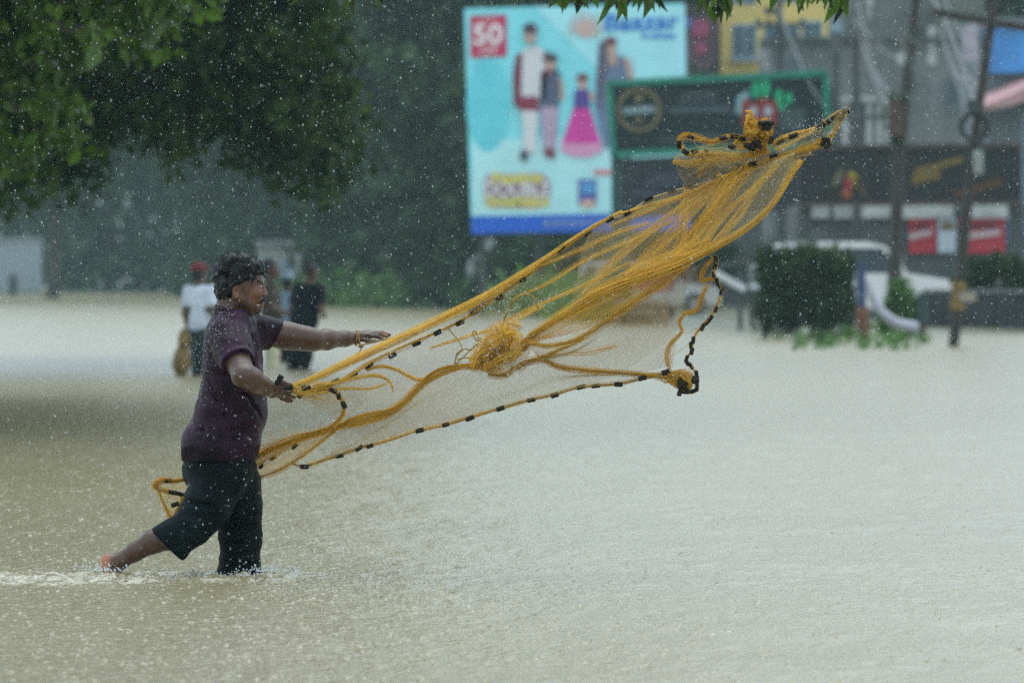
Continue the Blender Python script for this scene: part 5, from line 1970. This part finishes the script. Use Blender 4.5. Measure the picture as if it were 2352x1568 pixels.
bundle('net_fold', [(1230, 828, -.17), (1290, 812, -.18), (1350, 808, -.18), (1420, 792, -.18)], [2, 4, 6, 4], 22, .0007, (.5, 1))
# faint long folds in the left sheet
for q, cc in enumerate(([(1170, 690, .1), (1260, 650, .12), (1340, 600, .12), (1440, 555, .1), (1560, 500, .05)], [(1150, 740, .05), (1260, 690, .05), (1340, 655, .03), (1450, 600, 0)], [(985, 800, 0), (1080, 770, 0), (1160, 745, 0), (1250, 700, 0)], [(1240, 612, .13), (1330, 575, .14), (1420, 535, .13), (1500, 510, .1)])):
    bundle('net_fold', cc, [2, 4, 5, 6, 4], 26, .0007, (.6, 1), seed=200 + q)

# --- upper sail
sheet('net_mesh', LINE_A[14:25], [(1300, 720, -.26), (1375, 674, -.3), (1436, 650, -.32), (1560, 606, -.33), (1680, 546, -.3), (1775, 468, -.2), (1818, 398, -.08), (1842, 366, -.02)], .0056, .00030, -.05, tint=(.3, 1), n=44, seed=5)
SAIL = [  # diagonal folds hanging from the clump to the lower edge
    ([(1728, 378, .08), (1690, 420, .02), (1650, 480, -.06), (1600, 545, -.2), (1550, 605, -.32)], [12, 14, 16, 18, 12], 150, (.5, 1)),
    ([(1700, 388, .1), (1660, 430, .04), (1620, 500, -.06), (1560, 570, -.2), (1480, 630, -.32)], [8, 10, 12, 16, 10], 110, (.45, 1)),
    ([(1660, 400, .12), (1640, 440, .06), (1590, 480, 0), (1550, 530, -.1), (1500, 580, -.22), (1440, 640, -.32)], [10, 10, 12, 12, 14, 10], 90, (.5, 1)),
    ([(1580, 430, .15), (1572, 470, .08), (1568, 530, -.08), (1555, 600, -.3)], [6, 10, 10, 6], 60, (.5, 1)),
    ([(1790, 372, .04), (1740, 430, -.02), (1700, 490, -.14), (1640, 560, -.3)], [4, 8, 8, 6], 46, (.5, 1)),
    ([(1760, 400, .02), (1720, 440, -.04), (1660, 500, -.12), (1610, 570, -.3)], [4, 6, 6, 6], 40, (.5, 1)),
    ([(1640, 418, .12), (1560, 480, .04), (1480, 540, -.06), (1400, 610, -.2), (1340, 680, -.28)], [4, 8, 8, 8, 6], 56, (.5, 1)),
    ([(1640, 560, -.3), (1560, 590, -.32), (1480, 625, -.33), (1400, 665, -.3), (1320, 715, -.26)], [12, 18, 20, 18, 10], 90, (.5, 1)),
]
for q, (cc, wd, cnt, tn) in enumerate(SAIL):
    gauze(cc, [x * 1.15 for x in wd], seed=400 + q)
    bundle('net_fold', cc, wd, int(cnt * .24), .0006, tn, n=44, wander=1.1, seed=300 + q)
# --- clump and loop at the top
tangle('net_tangle', (1728, 300, .08), (22, 34), .06, 130, (0, .5), rad=.0009, seed=11)
tangle('net_tangle', (1756, 300, .08), (24, 34), .06, 130, (0, .5), rad=.0009, seed=12)
tangle('net_tangle', (1722, 272, .08), (12, 18), .03, 40, (.1, .7), seed=13)
tangle('net_tangle', (1738, 335, .09), (34, 16), .05, 70, (.1, .7), seed=14)
tangle('net_tangle', (1700, 330, .09), (16, 14), .04, 40, (0, .4), seed=15)
for q in range(11):
    u, v = NR.uniform(1712, 1772), NR.uniform(275, 342)
    float_at(Q(u, v, .08 - .045), NR.normal(0, 1, 3), .034, .0105)
LOOP = [(1712, 322, .08), (1690, 314, .06), (1679, 313, .06), (1656, 318, .05), (1636, 326, .05), (1610, 319, .04), (1589, 313, .04), (1571, 312, .04), (1561, 322, .04), (1562, 336, .05), (1574, 350, .06), (1590, 357, .08), (1620, 352, .1), (1680, 356, .1)]
bundle('net_fold', LOOP, [5, 4, 4, 4, 4, 5, 5, 4, 4, 4, 4, 6, 8, 6], 56, .0011, (.1, .7), n=80)
floats_on(LOOP, [(1703, 318), (1687, 313), (1660, 317), (1588, 314), (1562, 330), (1574, 350)], .032, .010)
float_at(Q(1596, 348, .05), (1, 0, .3), .03, .011)
float_at(Q(1622, 347, .05), (1, 0, 0), .02, .008)
float_at(Q(1682, 338, .03), (.8, 0, -.5), .036, .011)
sheet('net_mesh', [(1545, 362, .06), (1590, 340, .05), (1640, 330, .05), (1700, 325, .07)], [(1570, 385, .08), (1610, 400, .1), (1660, 395, .1), (1720, 380, .1)], .0055, .0005, -.05, tint=(.3, 1), n=20, seed=8)
sheet('net_mesh', [(1552, 372, .08), (1585, 378, .08), (1640, 372, .1), (1690, 372, .1)], [(1570, 440, .15), (1590, 430, .15), (1640, 412, .14), (1690, 390, .12)], .0055, .00045, -.05, tint=(.3, 1), n=20, seed=9)
bundle('net_fold', [(1545, 372, .06), (1600, 374, .08), (1660, 362, .1), (1720, 358, .1), (1770, 345, .08)], [5, 8, 10, 12, 8], 80, .0009, (.3, .9), wander=.8)
bundle('net_fold', [(1612, 345, .06), (1615, 380, .1), (1605, 408, .13)], [3, 4, 3], 24, .0010, (0, .5), n=24)
rope('twine', [(1590, 320, .05), (1606, 340, .05), (1622, 326, .05)], .0012, M_ROPEW, 16)
TIP = [(1772, 336, .08), (1790, 324, .08), (1800, 318, .08), (1825, 310, .08), (1851, 304, .08), (1884, 291, .09), (1910, 274, .09), (1938, 258, .1), (1952, 252, .1)]
bundle('net_fold', TIP, [6, 5, 5, 5, 4, 4, 5, 6, 2], 60, .0011, (.1, .7))
floats_on(TIP, [(1790, 325), (1822, 311), (1884, 291), (1906, 277), (1922, 267), (1934, 260), (1940, 257)], .040, .0125, jitter=.1)
float_at(Q(1932, 272, .08), (.6, 0, .8), .03, .011)
bundle('net_fold', [(1946, 258, .1), (1930, 280, .08), (1915, 305, .07), (1898, 326, .06), (1872, 334, .05), (1830, 346, .05)], [2, 3, 4, 8, 7, 5], 50, .0010, (.2, .8))
tangle('net_tangle', (1890, 327, .05), (20, 12), .03, 60, (0, .5), seed=16, core=False)
for q in range(4):
    float_at(Q(1893 + 8 * (q % 2), 320 + 5 * q, .02), NR.normal(0, 1, 3), .03, .010)
sheet('net_mesh', TIP, [(1790, 352, .06), (1830, 347, .05), (1872, 335, .05), (1898, 326, .06), (1930, 280, .08), (1948, 256, .1)], .0055, .0004, -.03, tint=(.3, 1), n=18, seed=10)
bundle('net_fold', [(1780, 345, .06), (1815, 330, .06), (1850, 310, .07), (1870, 300, .08)], [6, 5, 3, 2], 24, .0008, (.6, 1), n=24)
# --- right hand chain and clump
CHAIN = [(1636, 585, -.2), (1645, 596, -.2), (1641, 615, -.2), (1640, 630, -.2), (1648, 648, -.2), (1657, 668, -.2), (1650, 692, -.2), (1643, 710, -.2), (1628, 734, -.2), (1612, 750, -.2), (1597, 770, -.2), (1590, 788, -.2), (1588, 806, -.2), (1576, 826, -.2), (1588, 842, -.2), (1598, 855, -.2), (1601, 876, -.2), (1597, 897, -.2), (1572, 900, -.2)]
rope('lead_rope', CHAIN, .0030, M_ROPE, 80)
bundle('net_fold', CHAIN, [3] * 19, 14, .0008, (.2, .8), n=80, wander=1)
floats_on(CHAIN, [(1644, 596), (1641, 612), (1640, 628), (1647, 646), (1654, 660), (1657, 670), (1644, 709), (1629, 731), (1625, 738), (1612, 750), (1591, 782), (1590, 792), (1588, 806), (1576, 823), (1580, 832), (1588, 843), (1599, 860), (1601, 872), (1600, 884), (1596, 897), (1584, 902), (1570, 899)], .030, .0082, n=500, jitter=.5)
tangle('net_tangle', (1556, 866, -.2), (44, 22), .05, 90, (.1, .8), seed=21, core=False)
tangle('net_tangle', (1570, 880, -.2), (28, 18), .04, 60, (0, .5), seed=22)
for q in range(9):
    float_at(Q(NR.uniform(1560, 1600), NR.uniform(872, 902), -.25), NR.normal(0, 1, 3), .03, .010)
float_at(Q(1529, 855, -.22), (1, 0, .3), .034, .012)
bundle('net_fold', [(1510, 860, -.2), (1540, 872, -.2), (1560, 888, -.2), (1585, 898, -.2)], [5, 8, 8, 5], 44, .0010, (.1, .7), n=24)
bundle('net_fold', [(1540, 850, -.2), (1532, 820, -.2), (1540, 790, -.2), (1565, 762, -.2), (1560, 740, -.2), (1572, 722, -.2), (1600, 712, -.2), (1612, 680, -.2), (1625, 650, -.2)], [4, 5, 4, 3, 3, 5, 4, 4, 4], 40, .0008, (.2, .9), wander=.9, n=70)
bundle('net_fold', [(1650, 645, -.2), (1630, 640, -.2), (1612, 648, -.2), (1610, 628, -.2), (1622, 610, -.2), (1640, 592, -.2)], [3, 4, 4, 4, 3, 3], 30, .0009, (.2, .8), wander=.9, n=50)
sheet('net_mesh', [(1545, 640, -.3), (1590, 615, -.28), (1636, 590, -.22)], [(1560, 740, -.2), (1600, 712, -.2), (1650, 690, -.2)], .0085, .0004, .04, n=24, seed=13)
rope('twine', [(1545, 815, -.2), (1570, 800, -.2), (1592, 782, -.2)], .0012, M_ROPEW, 16)
rope('twine', [(1562, 765, -.2), (1585, 763, -.2), (1600, 752, -.2)], .0010, M_ROPEW, 16)
# --- open netting
sheet('net_mesh', LINE_A[1:19], [(664, 898, -.24), (720, 930, -.15), (790, 975, -.1), (860, 1015, -.1), (950, 990, -.14), (1080, 957, -.16), (1220, 917, -.18), (1335, 888, -.18), (1436, 850, -.18), (1540, 780, -.15)], .0062, .00034, .10, slope=.8, n=60, tint=(.1, .9), seed=6)
sheet('net_mesh', [(790, 975, -.12), (870, 955, -.12), (940, 905, -.12), (1010, 858, -.13), (1100, 850, -.15), (1240, 828, -.17), (1350, 850, -.2), (1520, 860, -.2)], LINE_B[2:], .0060, .00040, .03, slope=1.2, n=30, seed=7)
sheet('net_mesh', [(1215, 788, -.2), (1306, 785, -.26), (1394, 735, -.3), (1500, 662, -.32), (1590, 600, -.3)], [(1235, 825, -.17), (1290, 842, -.19), (1360, 850, -.2), (1450, 858, -.2), (1545, 840, -.2)], .0058, .00042, .05, slope=.8, n=44, seed=12)
# --- tail behind the man
TAIL = [(430, 1098, .24), (400, 1104, .22), (375, 1102, .2), (358, 1110, .2), (356, 1118, .2), (375, 1126, .2), (395, 1130, .2), (418, 1138, .2), (414, 1160, .2), (400, 1185, .2)]
bundle('net_fold', TAIL, [5, 4, 5, 6, 5, 4, 3, 3, 3, 5], 70, .0011, (.1, .8), n=60)
floats_on(TAIL, [(385, 1103), (397, 1130), (413, 1137)], .034, .010)
float_at(Q(402, 1158, .18), (.9, 0, .3), .034, .010)
sheet('net_mesh', [(360, 1118, .2), (375, 1150, .2), (386, 1186, .2)], [(430, 1105, .2), (428, 1140, .2), (420, 1186, .2)], .0050, .0005, .02, tint=(.5, 1), material=M_NET, n=20, seed=14)
bundle('net_fold', [(362, 1120, .2), (374, 1150, .2), (388, 1182, .2), (400, 1196, .2)], [2, 2, 4, 6], 36, .0009, (.5, 1), n=24)
# loose broken twine ends standing off the folds
wp = []
for cc, cnt in ((LOW[:10], 60), (EDGE_F, 50), (LINE_B, 60), (CHAIN, 70), (LINE_A[:14], 30), (TIP, 30)):
    g = G(cc, 60)
    for k in range(cnt):
        p0 = g[NR.integers(0, 60)]
        d = NR.normal(0, 1, 3) * np.array([1, .4, 1]) * NR.uniform(.012, .035)
        e = NR.normal(0, 1, 3) * .012
        t_ = np.linspace(0, 1, 7)[:, None]
        wp.append(p0 + d * t_ + e * t_ ** 2)
v, f = fan_tubes(np.array(wp), .00045, 3)
tag(mesh_obj('loose_twine', v, f, M_NET, NET, attrs={'tint': ('F', np.repeat(NR.uniform(0, 1, len(wp)), 21))}), kind='stuff')
# --- retrieving rope from the wrist, with its loop and frayed end
WRAP = empty('wrist_rope', Q(826, 792, .40), 'twisted rope looped round the outstretched wrist, running to the net', 'rope')
g = []
for k in range(34):
    a = 2 * math.pi * k / 16.5
    g.append(Q(820 + 5 * math.sin(a / 2) + 3 * k / 33, 776, .40) + Vector((.002 * k / 33, .033 * math.sin(a), .031 * math.cos(a))))
mb = MB()
mb.tube(g, .0042, 7)
mb.build('loop', M_ROPE, WRAP, smooth=True)
rope('line', [(828, 793, .37), (850, 787, .34), (880, 780, .28), (910, 775, .2), (935, 771, .1), (960, 764, .05)], .0036, M_ROPE, 30, parent=WRAP)
mb = MB()
mb.ball(Q(829, 794, .365), (.012, .010, .010), 9, 6)
mb.build('knot', M_ROPE, WRAP, smooth=True)
rope('frayed_end', [(830, 797, .365), (827, 807, .365), (819, 816, .365)], .0026, M_ROPE, 12, parent=WRAP)
rope('frayed_end', [(826, 808, .365), (818, 812, .365), (813, 811, .365)], .0012, M_ROPE, 12, parent=WRAP)


# ================================================================== THE OTHER PEOPLE
def bystander(label, u, Y, face, height, shirt, trou, hairm, skinm, hat=None, arms='down', depth=.40, h=.014, lean=0.0, wide=1.0):
    """a wading figure; face = heading in degrees (0 = +X, 90 = away from us)"""
    x0 = (u - 1176) * K * Y
    root = empty('person', (x0, Y, 0), label, 'person')
    s = height / 1.70
    ca, sa = math.cos(R(face)), math.sin(R(face))

    def W(fwd, side, z):
        """forward, to his left, height above his soles"""
        return Vector((x0 + (fwd * ca - side * wide * sa) * s + lean * (z - .9), Y + (fwd * sa + side * wide * ca) * s, z * s - depth))
    lo, hi = Vector((x0 - .75, Y - .75, -depth - .02)), Vector((x0 + .75, Y + .75, height - depth + .15))
    Mr = [[ca, sa, 0], [-sa, ca, 0], [0, 0, 1]]
    f = Field(lo, hi, h)
    f.ell(W(.01, 0, 1.585), (.095 * s, .076 * s, .118 * s), .02, M=Mr).ell(W(.04, 0, 1.53), (.06 * s, .055 * s, .07 * s), .02, M=Mr)
    f.ell(W(.105, 0, 1.555), (.018, .014, .022), .015, M=Mr)
    for q in (-1, 1):
        f.ell(W(0, q * .078, 1.57), (.02, .012, .03), .01, M=Mr)
    f.cone(W(0, 0, 1.50), W(-.01, 0, 1.38), .055 * s, .07 * s, .03)
    arm = {'down': [(.0, .19, 1.37), (-.02, .25, 1.10), (.05, .26, .85)], 'front': [(.0, .19, 1.37), (.02, .26, 1.09), (.20, .12, 1.02)]}[arms]
    for q in (-1, 1):
        a = [W(p[0], q * p[1], p[2]) for p in arm]
        f.chain(a, [.052 * s, .042 * s, .032 * s], .02)
        e = a[2] + (a[2] - a[1]).normalized() * .05
        f.cone(a[2], e, .034 * s, .028 * s, .02)
        for j in range(4):
            f.cone(e, e + (a[2] - a[1]).normalized() * .055 + Vector((.012 * (j - 1.5), .012 * (j - 1.5), 0)), .011, .009, .008)
        f.cone(W(0, q * .09, .85), W(.02, q * .09, .48), .075 * s, .055 * s, .03)
        f.cone(W(.02, q * .09, .48), W(0, q * .09, .08), .052 * s, .035 * s, .03)
        f.cone(W(-.03, q * .09, .03), W(.16, q * .1, .03), .035, .03, .02)
    f.ell(W(0, 0, 1.15), (.10 * s, .155 * s, .28 * s), .05, M=Mr)
    v, q_ = f.mesh()
    mesh_obj('body', v, q_, skinm, root, smooth=True)
    f = Field(lo, hi, h)
    f.ell(W(0, 0, 1.22), (.13 * wide * s, .20 * wide * s, .22 * s), .05, M=Mr).ell(W(0, 0, .98), (.14 * wide * s, .185 * wide * s, .18 * s), .06, M=Mr).ell(W(-.01, 0, 1.37), (.085 * s, .20 * s, .06 * s), .04, M=Mr)
    for q in (-1, 1):
        a = [W(p[0], q * p[1], p[2]) for p in arm]
        f.chain([a[0], a[0].lerp(a[1], .75)], [.074 * s, .068 * s], .03)
        f.cut_near(a[0].lerp(a[1], .7), a[1] - a[0], .12)
    f.rough(folds(.010, (5, 5, 8), 5))
    f.cut(W(0, 0, .84), (0, 0, -1))
    v, q_ = f.mesh()
    mesh_obj('shirt', v, q_, shirt, root, smooth=True)
    f = Field(lo, hi, h)
    f.ell(W(0, 0, .88), (.125 * s, .17 * s, .12 * s), .05, M=Mr)
    for q in (-1, 1):
        f.chain([W(0, q * .085, .85), W(.02, q * .095, .50), W(.01, q * .095, .25)], [.105 * s, .085 * s, .078 * s], .03)
    f.rough(folds(.010, (5, 5, 6), 15))
    v, q_ = f.mesh()
    mesh_obj('trousers', v, q_, trou, root, smooth=True)
    f = Field(lo, hi, h * .8)
    if hat:
        f.ell(W(-.01, 0, 1.645), (.118 * s, .098 * s, .085 * s), .02, M=Mr)
        f.ell(W(.10, 0, 1.63), (.10 * s, .075 * s, .014), .02, M=Mr)
        f.cut(W(0, 0, 1.615), (0, 0, -1))
        v, q_ = f.mesh()
        mesh_obj('cap', v, q_, hat, root, smooth=True)
        f = Field(lo, hi, h * .8)
        f.ell(W(-.035, 0, 1.57), (.085 * s, .084 * s, .075 * s), .02, M=Mr)
    else:
        f.ell(W(-.025, 0, 1.63), (.098 * s, .086 * s, .090 * s), .02, M=Mr)
    f.rough(lambda p: .016 * (vnoise(p * 30, 3) - .5))
    f.ell(W(.10, 0, 1.54), (.075 * s, .15, .085 * s), .01, 's', M=Mr)
    v, q_ = f.mesh()
    mesh_obj('hair', v, q_, hairm, root, smooth=True)
    return root, W


M_SKIN2 = mat('far_skin', (.10, .055, .038), .5, var=.2, scale=8)
M_BLACKH = mat('far_hair', (.010, .010, .011), .5, var=.3, scale=20)
dk = mat('cloth_black', (.006, .009, .011), .7, .15, var=.4, scale=6)
Yc = CAM_H / ((861 - 630) * K)
rc, Wc = bystander('man in red cap and white shirt carrying an olive bag in the water', 462, Yc, 50, 1.72, mat('cloth_white', (.56, .63, .72), .7, var=.1, scale=6), mat('cloth_teal', (.018, .035, .04), .6, var=.3), M_BLACKH, M_SKIN2, hat=mat('cap_red', (.13, .012, .02), .7, var=.2), depth=.34, wide=.98, lean=-.03)
Yk = CAM_H / ((848 - 630) * K)
bystander('man in black shirt standing in the water behind the outstretched arm', 697, Yk, 40, 1.74, dk, dk, M_BLACKH, M_SKIN2, arms='front', depth=.34, wide=1.2, lean=.14)
bystander('man in brown shirt and pale wrap just behind the fisherman\'s face', 622, Yk + 2, 5, 1.80, mat('cloth_brown', (.055, .042, .03), .7, var=.4, scale=5), mat('cloth_cream', (.55, .52, .34), .7, var=.25, scale=4), M_BLACKH, M_SKIN2, arms='front', depth=.36)
bystander('person in pale blue cap mostly hidden behind the man in black', 661, Yk + 7, 80, 1.62, mat('cloth_blue', (.22, .32, .42), .7, var=.2), dk, M_BLACKH, M_SKIN2, hat=mat('cap_blue', (.42, .55, .66), .7, var=.15), depth=.36)
bystander('distant dim figure wading before the pale far wall', 30, 338, 90, 1.75, mat('cloth_dim', (.03, .05, .055), .7, var=.3), dk, M_BLACKH, M_SKIN2, depth=.30, h=.03)
# the olive bag
BAG = empty('shoulder_bag', P(417, 850, Yc - .3), 'bulging olive brown bag hanging beside the man in the red cap', 'bag')
f = Field(np.array(P(385, 880, Yc - .55)), np.array(P(450, 725, Yc - .05)), .014)
f.ell(P(417, 832, Yc - .3), (.115, .13, .17), .05).ell(P(423, 785, Yc - .3), (.075, .09, .16), .06)
f.rough(folds(.018, (7, 7, 5), 44))
v, q_ = f.mesh()
mesh_obj('sack', v, q_, mat('sack_olive', (.17, .105, .02), .7, var=.5, scale=9, col2=(.22, .15, .04)), BAG, smooth=True)
mb = MB()
mb.tube([P(425, 765, Yc - .3), P(432, 730, Yc - .28), P(436, 700, Yc - .25)], .018, 7)
mb.build('strap', mat('strap_brown', (.08, .05, .02), .7), BAG)

# ================================================================== RAIN, SPLASHES, MIST
M_RAIN = mat('rain_drop', (.86, .90, .92), .08, .8, var=.02, trans=.5)


def drops(n, pos, rad, stretch, seed):
    """small octahedral drops, stretched along their fall"""
    r = np.random.default_rng(seed)
    rad = np.asarray(rad)
    d = np.stack([r.normal(-.12, .10, n), r.normal(0, .1, n), np.full(n, 1.0)], 1)
    d /= np.linalg.norm(d, axis=1, keepdims=True)
    x = np.cross(d, np.array([0, 1.0, 0]))
    x /= np.linalg.norm(x, axis=1, keepdims=True)
    y = np.cross(d, x)
    a = rad[:, None]
    b = (rad * stretch)[:, None]
    V = np.stack([pos + d * b, pos + x * a, pos + y * a, pos - x * a, pos - y * a, pos - d * b], 1).reshape(-1, 3)
    f = np.array([(0, 1, 2), (0, 2, 3), (0, 3, 4), (0, 4, 1), (5, 2, 1), (5, 3, 2), (5, 4, 3), (5, 1, 4)])
    return V, (np.arange(n)[:, None, None] * 6 + f[None]).reshape(-1, 3)


r = np.random.default_rng(99)
n = 21000
Yr = r.uniform(18.5, 31, n)
ur, vr = r.uniform(-250, 2600, n), r.uniform(-250, 1330, n)
pos = np.stack([(ur - 1176) * K * Yr, Yr, CAM_H - (vr - 630) * K * Yr], 1)
ok = pos[:, 2] > .03
pos = pos[ok]
n = len(pos)
rad = np.clip(r.lognormal(math.log(.00080), .45, n), .0004, .0019)
V, Fc = drops(n, pos, rad, r.uniform(1.0, 3.0, n), 1)
tag(mesh_obj('rain', V, Fc, M_RAIN), 'falling rain drops filling the air', 'rain', kind='stuff')
# spray shaken off the net
ps = []
for (u, v, dy, su, sv, cnt) in ((1130, 800, -.25, 30, 25, 260), (1200, 690, .0, 45, 25, 220), (1150, 730, -.1, 25, 25, 120), (1890, 300, .05, 40, 18, 240), (1180, 840, -.2, 30, 12, 120), (1000, 760, 0, 60, 30, 60), (1720, 420, 0, 60, 40, 120), (1560, 860, -.2, 30, 25, 60)):
    for k in range(cnt):
        ps.append(tuple(Q(u + r.normal() * su, v + r.normal() * sv, dy + r.normal() * .06)))
ps = np.array(ps)
V, Fc = drops(len(ps), ps, r.uniform(.0006, .0021, len(ps)), r.uniform(1, 1.6, len(ps)), 2)
tag(mesh_obj('net_spray', V, Fc, M_RAIN), 'water droplets shaken off the net', 'spray', kind='stuff')
# droplets clinging to and bouncing off the fisherman's back and shoulders
ps = []
for k in range(330):
    t = r.uniform(0, 1)
    u, v = np.interp(t, [0, .25, .5, .75, 1], [500, 530, 480, 455, 430]), np.interp(t, [0, .25, .5, .75, 1], [700, 745, 770, 850, 980])
    ps.append(tuple(Q(u + r.normal() * 25, v + r.normal() * 20, -.30 + r.normal() * .12)))
ps = np.array(ps)
V, Fc = drops(len(ps), ps, r.uniform(.0006, .0017, len(ps)), r.uniform(1, 1.6, len(ps)), 3)
tag(mesh_obj('body_spray', V, Fc, M_RAIN), 'rain splashing off the fisherman\'s shirt', 'spray', kind='stuff')
# splash pips where drops strike the flood
n = 15000
Ys = 15.5 + 62 * r.uniform(0, 1, n) ** 1.5
us = r.uniform(-150, 2500, n)
xs = (us - 1176) * K * Ys
zs = water_height(xs, Ys)
hh = np.clip(r.lognormal(math.log(.0020), .5, n), .0008, .007)
ww = r.uniform(.003, .009, n)
base = np.stack([xs, Ys, zs], 1)
ang = r.uniform(0, 6.28, n)
# a low crater: ring of six rim points round a sunken middle
V = []
for k in range(6):
    a_ = ang + k * math.pi / 3
    V.append(base + np.stack([np.cos(a_) * ww * 1.7, np.sin(a_) * ww * 1.7, np.full(n, -.003)], 1))
for k in range(6):
    a_ = ang + k * math.pi / 3
    V.append(base + np.stack([np.cos(a_) * ww, np.sin(a_) * ww, hh * r.uniform(.4, 1.3, n)], 1))
V.append(base + np.stack([np.zeros(n), np.zeros(n), hh * .1], 1))
V = np.stack(V, 1).reshape(-1, 3)
f = []
for k in range(6):
    k2 = (k + 1) % 6
    f += [(k, k2, 6 + k2), (k, 6 + k2, 6 + k), (6 + k, 6 + k2, 12)]
Fc = (np.arange(n)[:, None, None] * 13 + np.array(f)[None]).reshape(-1, 3)
tag(mesh_obj('rain_splash', V, Fc, M_WATER, smooth=True, attrs={'froth': ('F', np.zeros(len(V)))}), 'small splashes of rain all over the flood water', 'splash', kind='stuff')
# beads thrown up by the same impacts
n = 5000
Ys = 15.5 + 50 * r.uniform(0, 1, n) ** 1.5
us = r.uniform(-150, 2500, n)
xs = (us - 1176) * K * Ys
ps = np.stack([xs, Ys, water_height(xs, Ys) + np.abs(r.normal(0, .018, n)) + .004], 1)
V, Fc = drops(n, ps, np.clip(r.lognormal(math.log(.0009), .4, n), .0005, .0022), r.uniform(.9, 2.2, n), 8)
tag(mesh_obj('splash_beads', V, Fc, M_RAIN), 'beads of water bouncing off the flood', 'splash', kind='stuff')
# splashes thrown up by the legs
ps = []
for (u, v, dy, su, sv, cnt) in ((620, 1312, -.1, 30, 8, 120), (240, 1312, -.2, 30, 10, 160), (560, 1322, -.2, 60, 6, 120), (100, 1332, -.3, 80, 4, 60), (400, 1330, -.25, 90, 4, 70)):
    for k in range(cnt):
        ps.append(tuple(Q(u + r.normal() * su, v - abs(r.normal()) * sv, dy + r.normal() * .08)))
ps = np.array(ps)
V, Fc = drops(len(ps), ps, r.uniform(.0012, .0045, len(ps)), r.uniform(.8, 1.5, len(ps)), 4)
tag(mesh_obj('leg_spray', V, Fc, M_RAIN), 'drops splashed up around the wading legs', 'spray', kind='stuff')

# mist of the downpour
mb = MB()
mb.box((0, 575, 14.0), (1500, 1560, 31.0))
hz = bpy.data.materials.new('rain_mist')
hz.use_nodes = True
t = hz.node_tree
t.nodes.clear()
out = t.nodes.new('ShaderNodeOutputMaterial')
pv = t.nodes.new('ShaderNodeVolumePrincipled')
pv.inputs['Color'].default_value = (.66, .93, 1.0, 1)
pv.inputs['Density'].default_value = .00027
pv.inputs['Anisotropy'].default_value = .0
t.links.new(pv.outputs[0], out.inputs['Volume'])
tag(mb.build('haze', hz), 'grey rain mist over the flooded street', 'mist', kind='stuff')
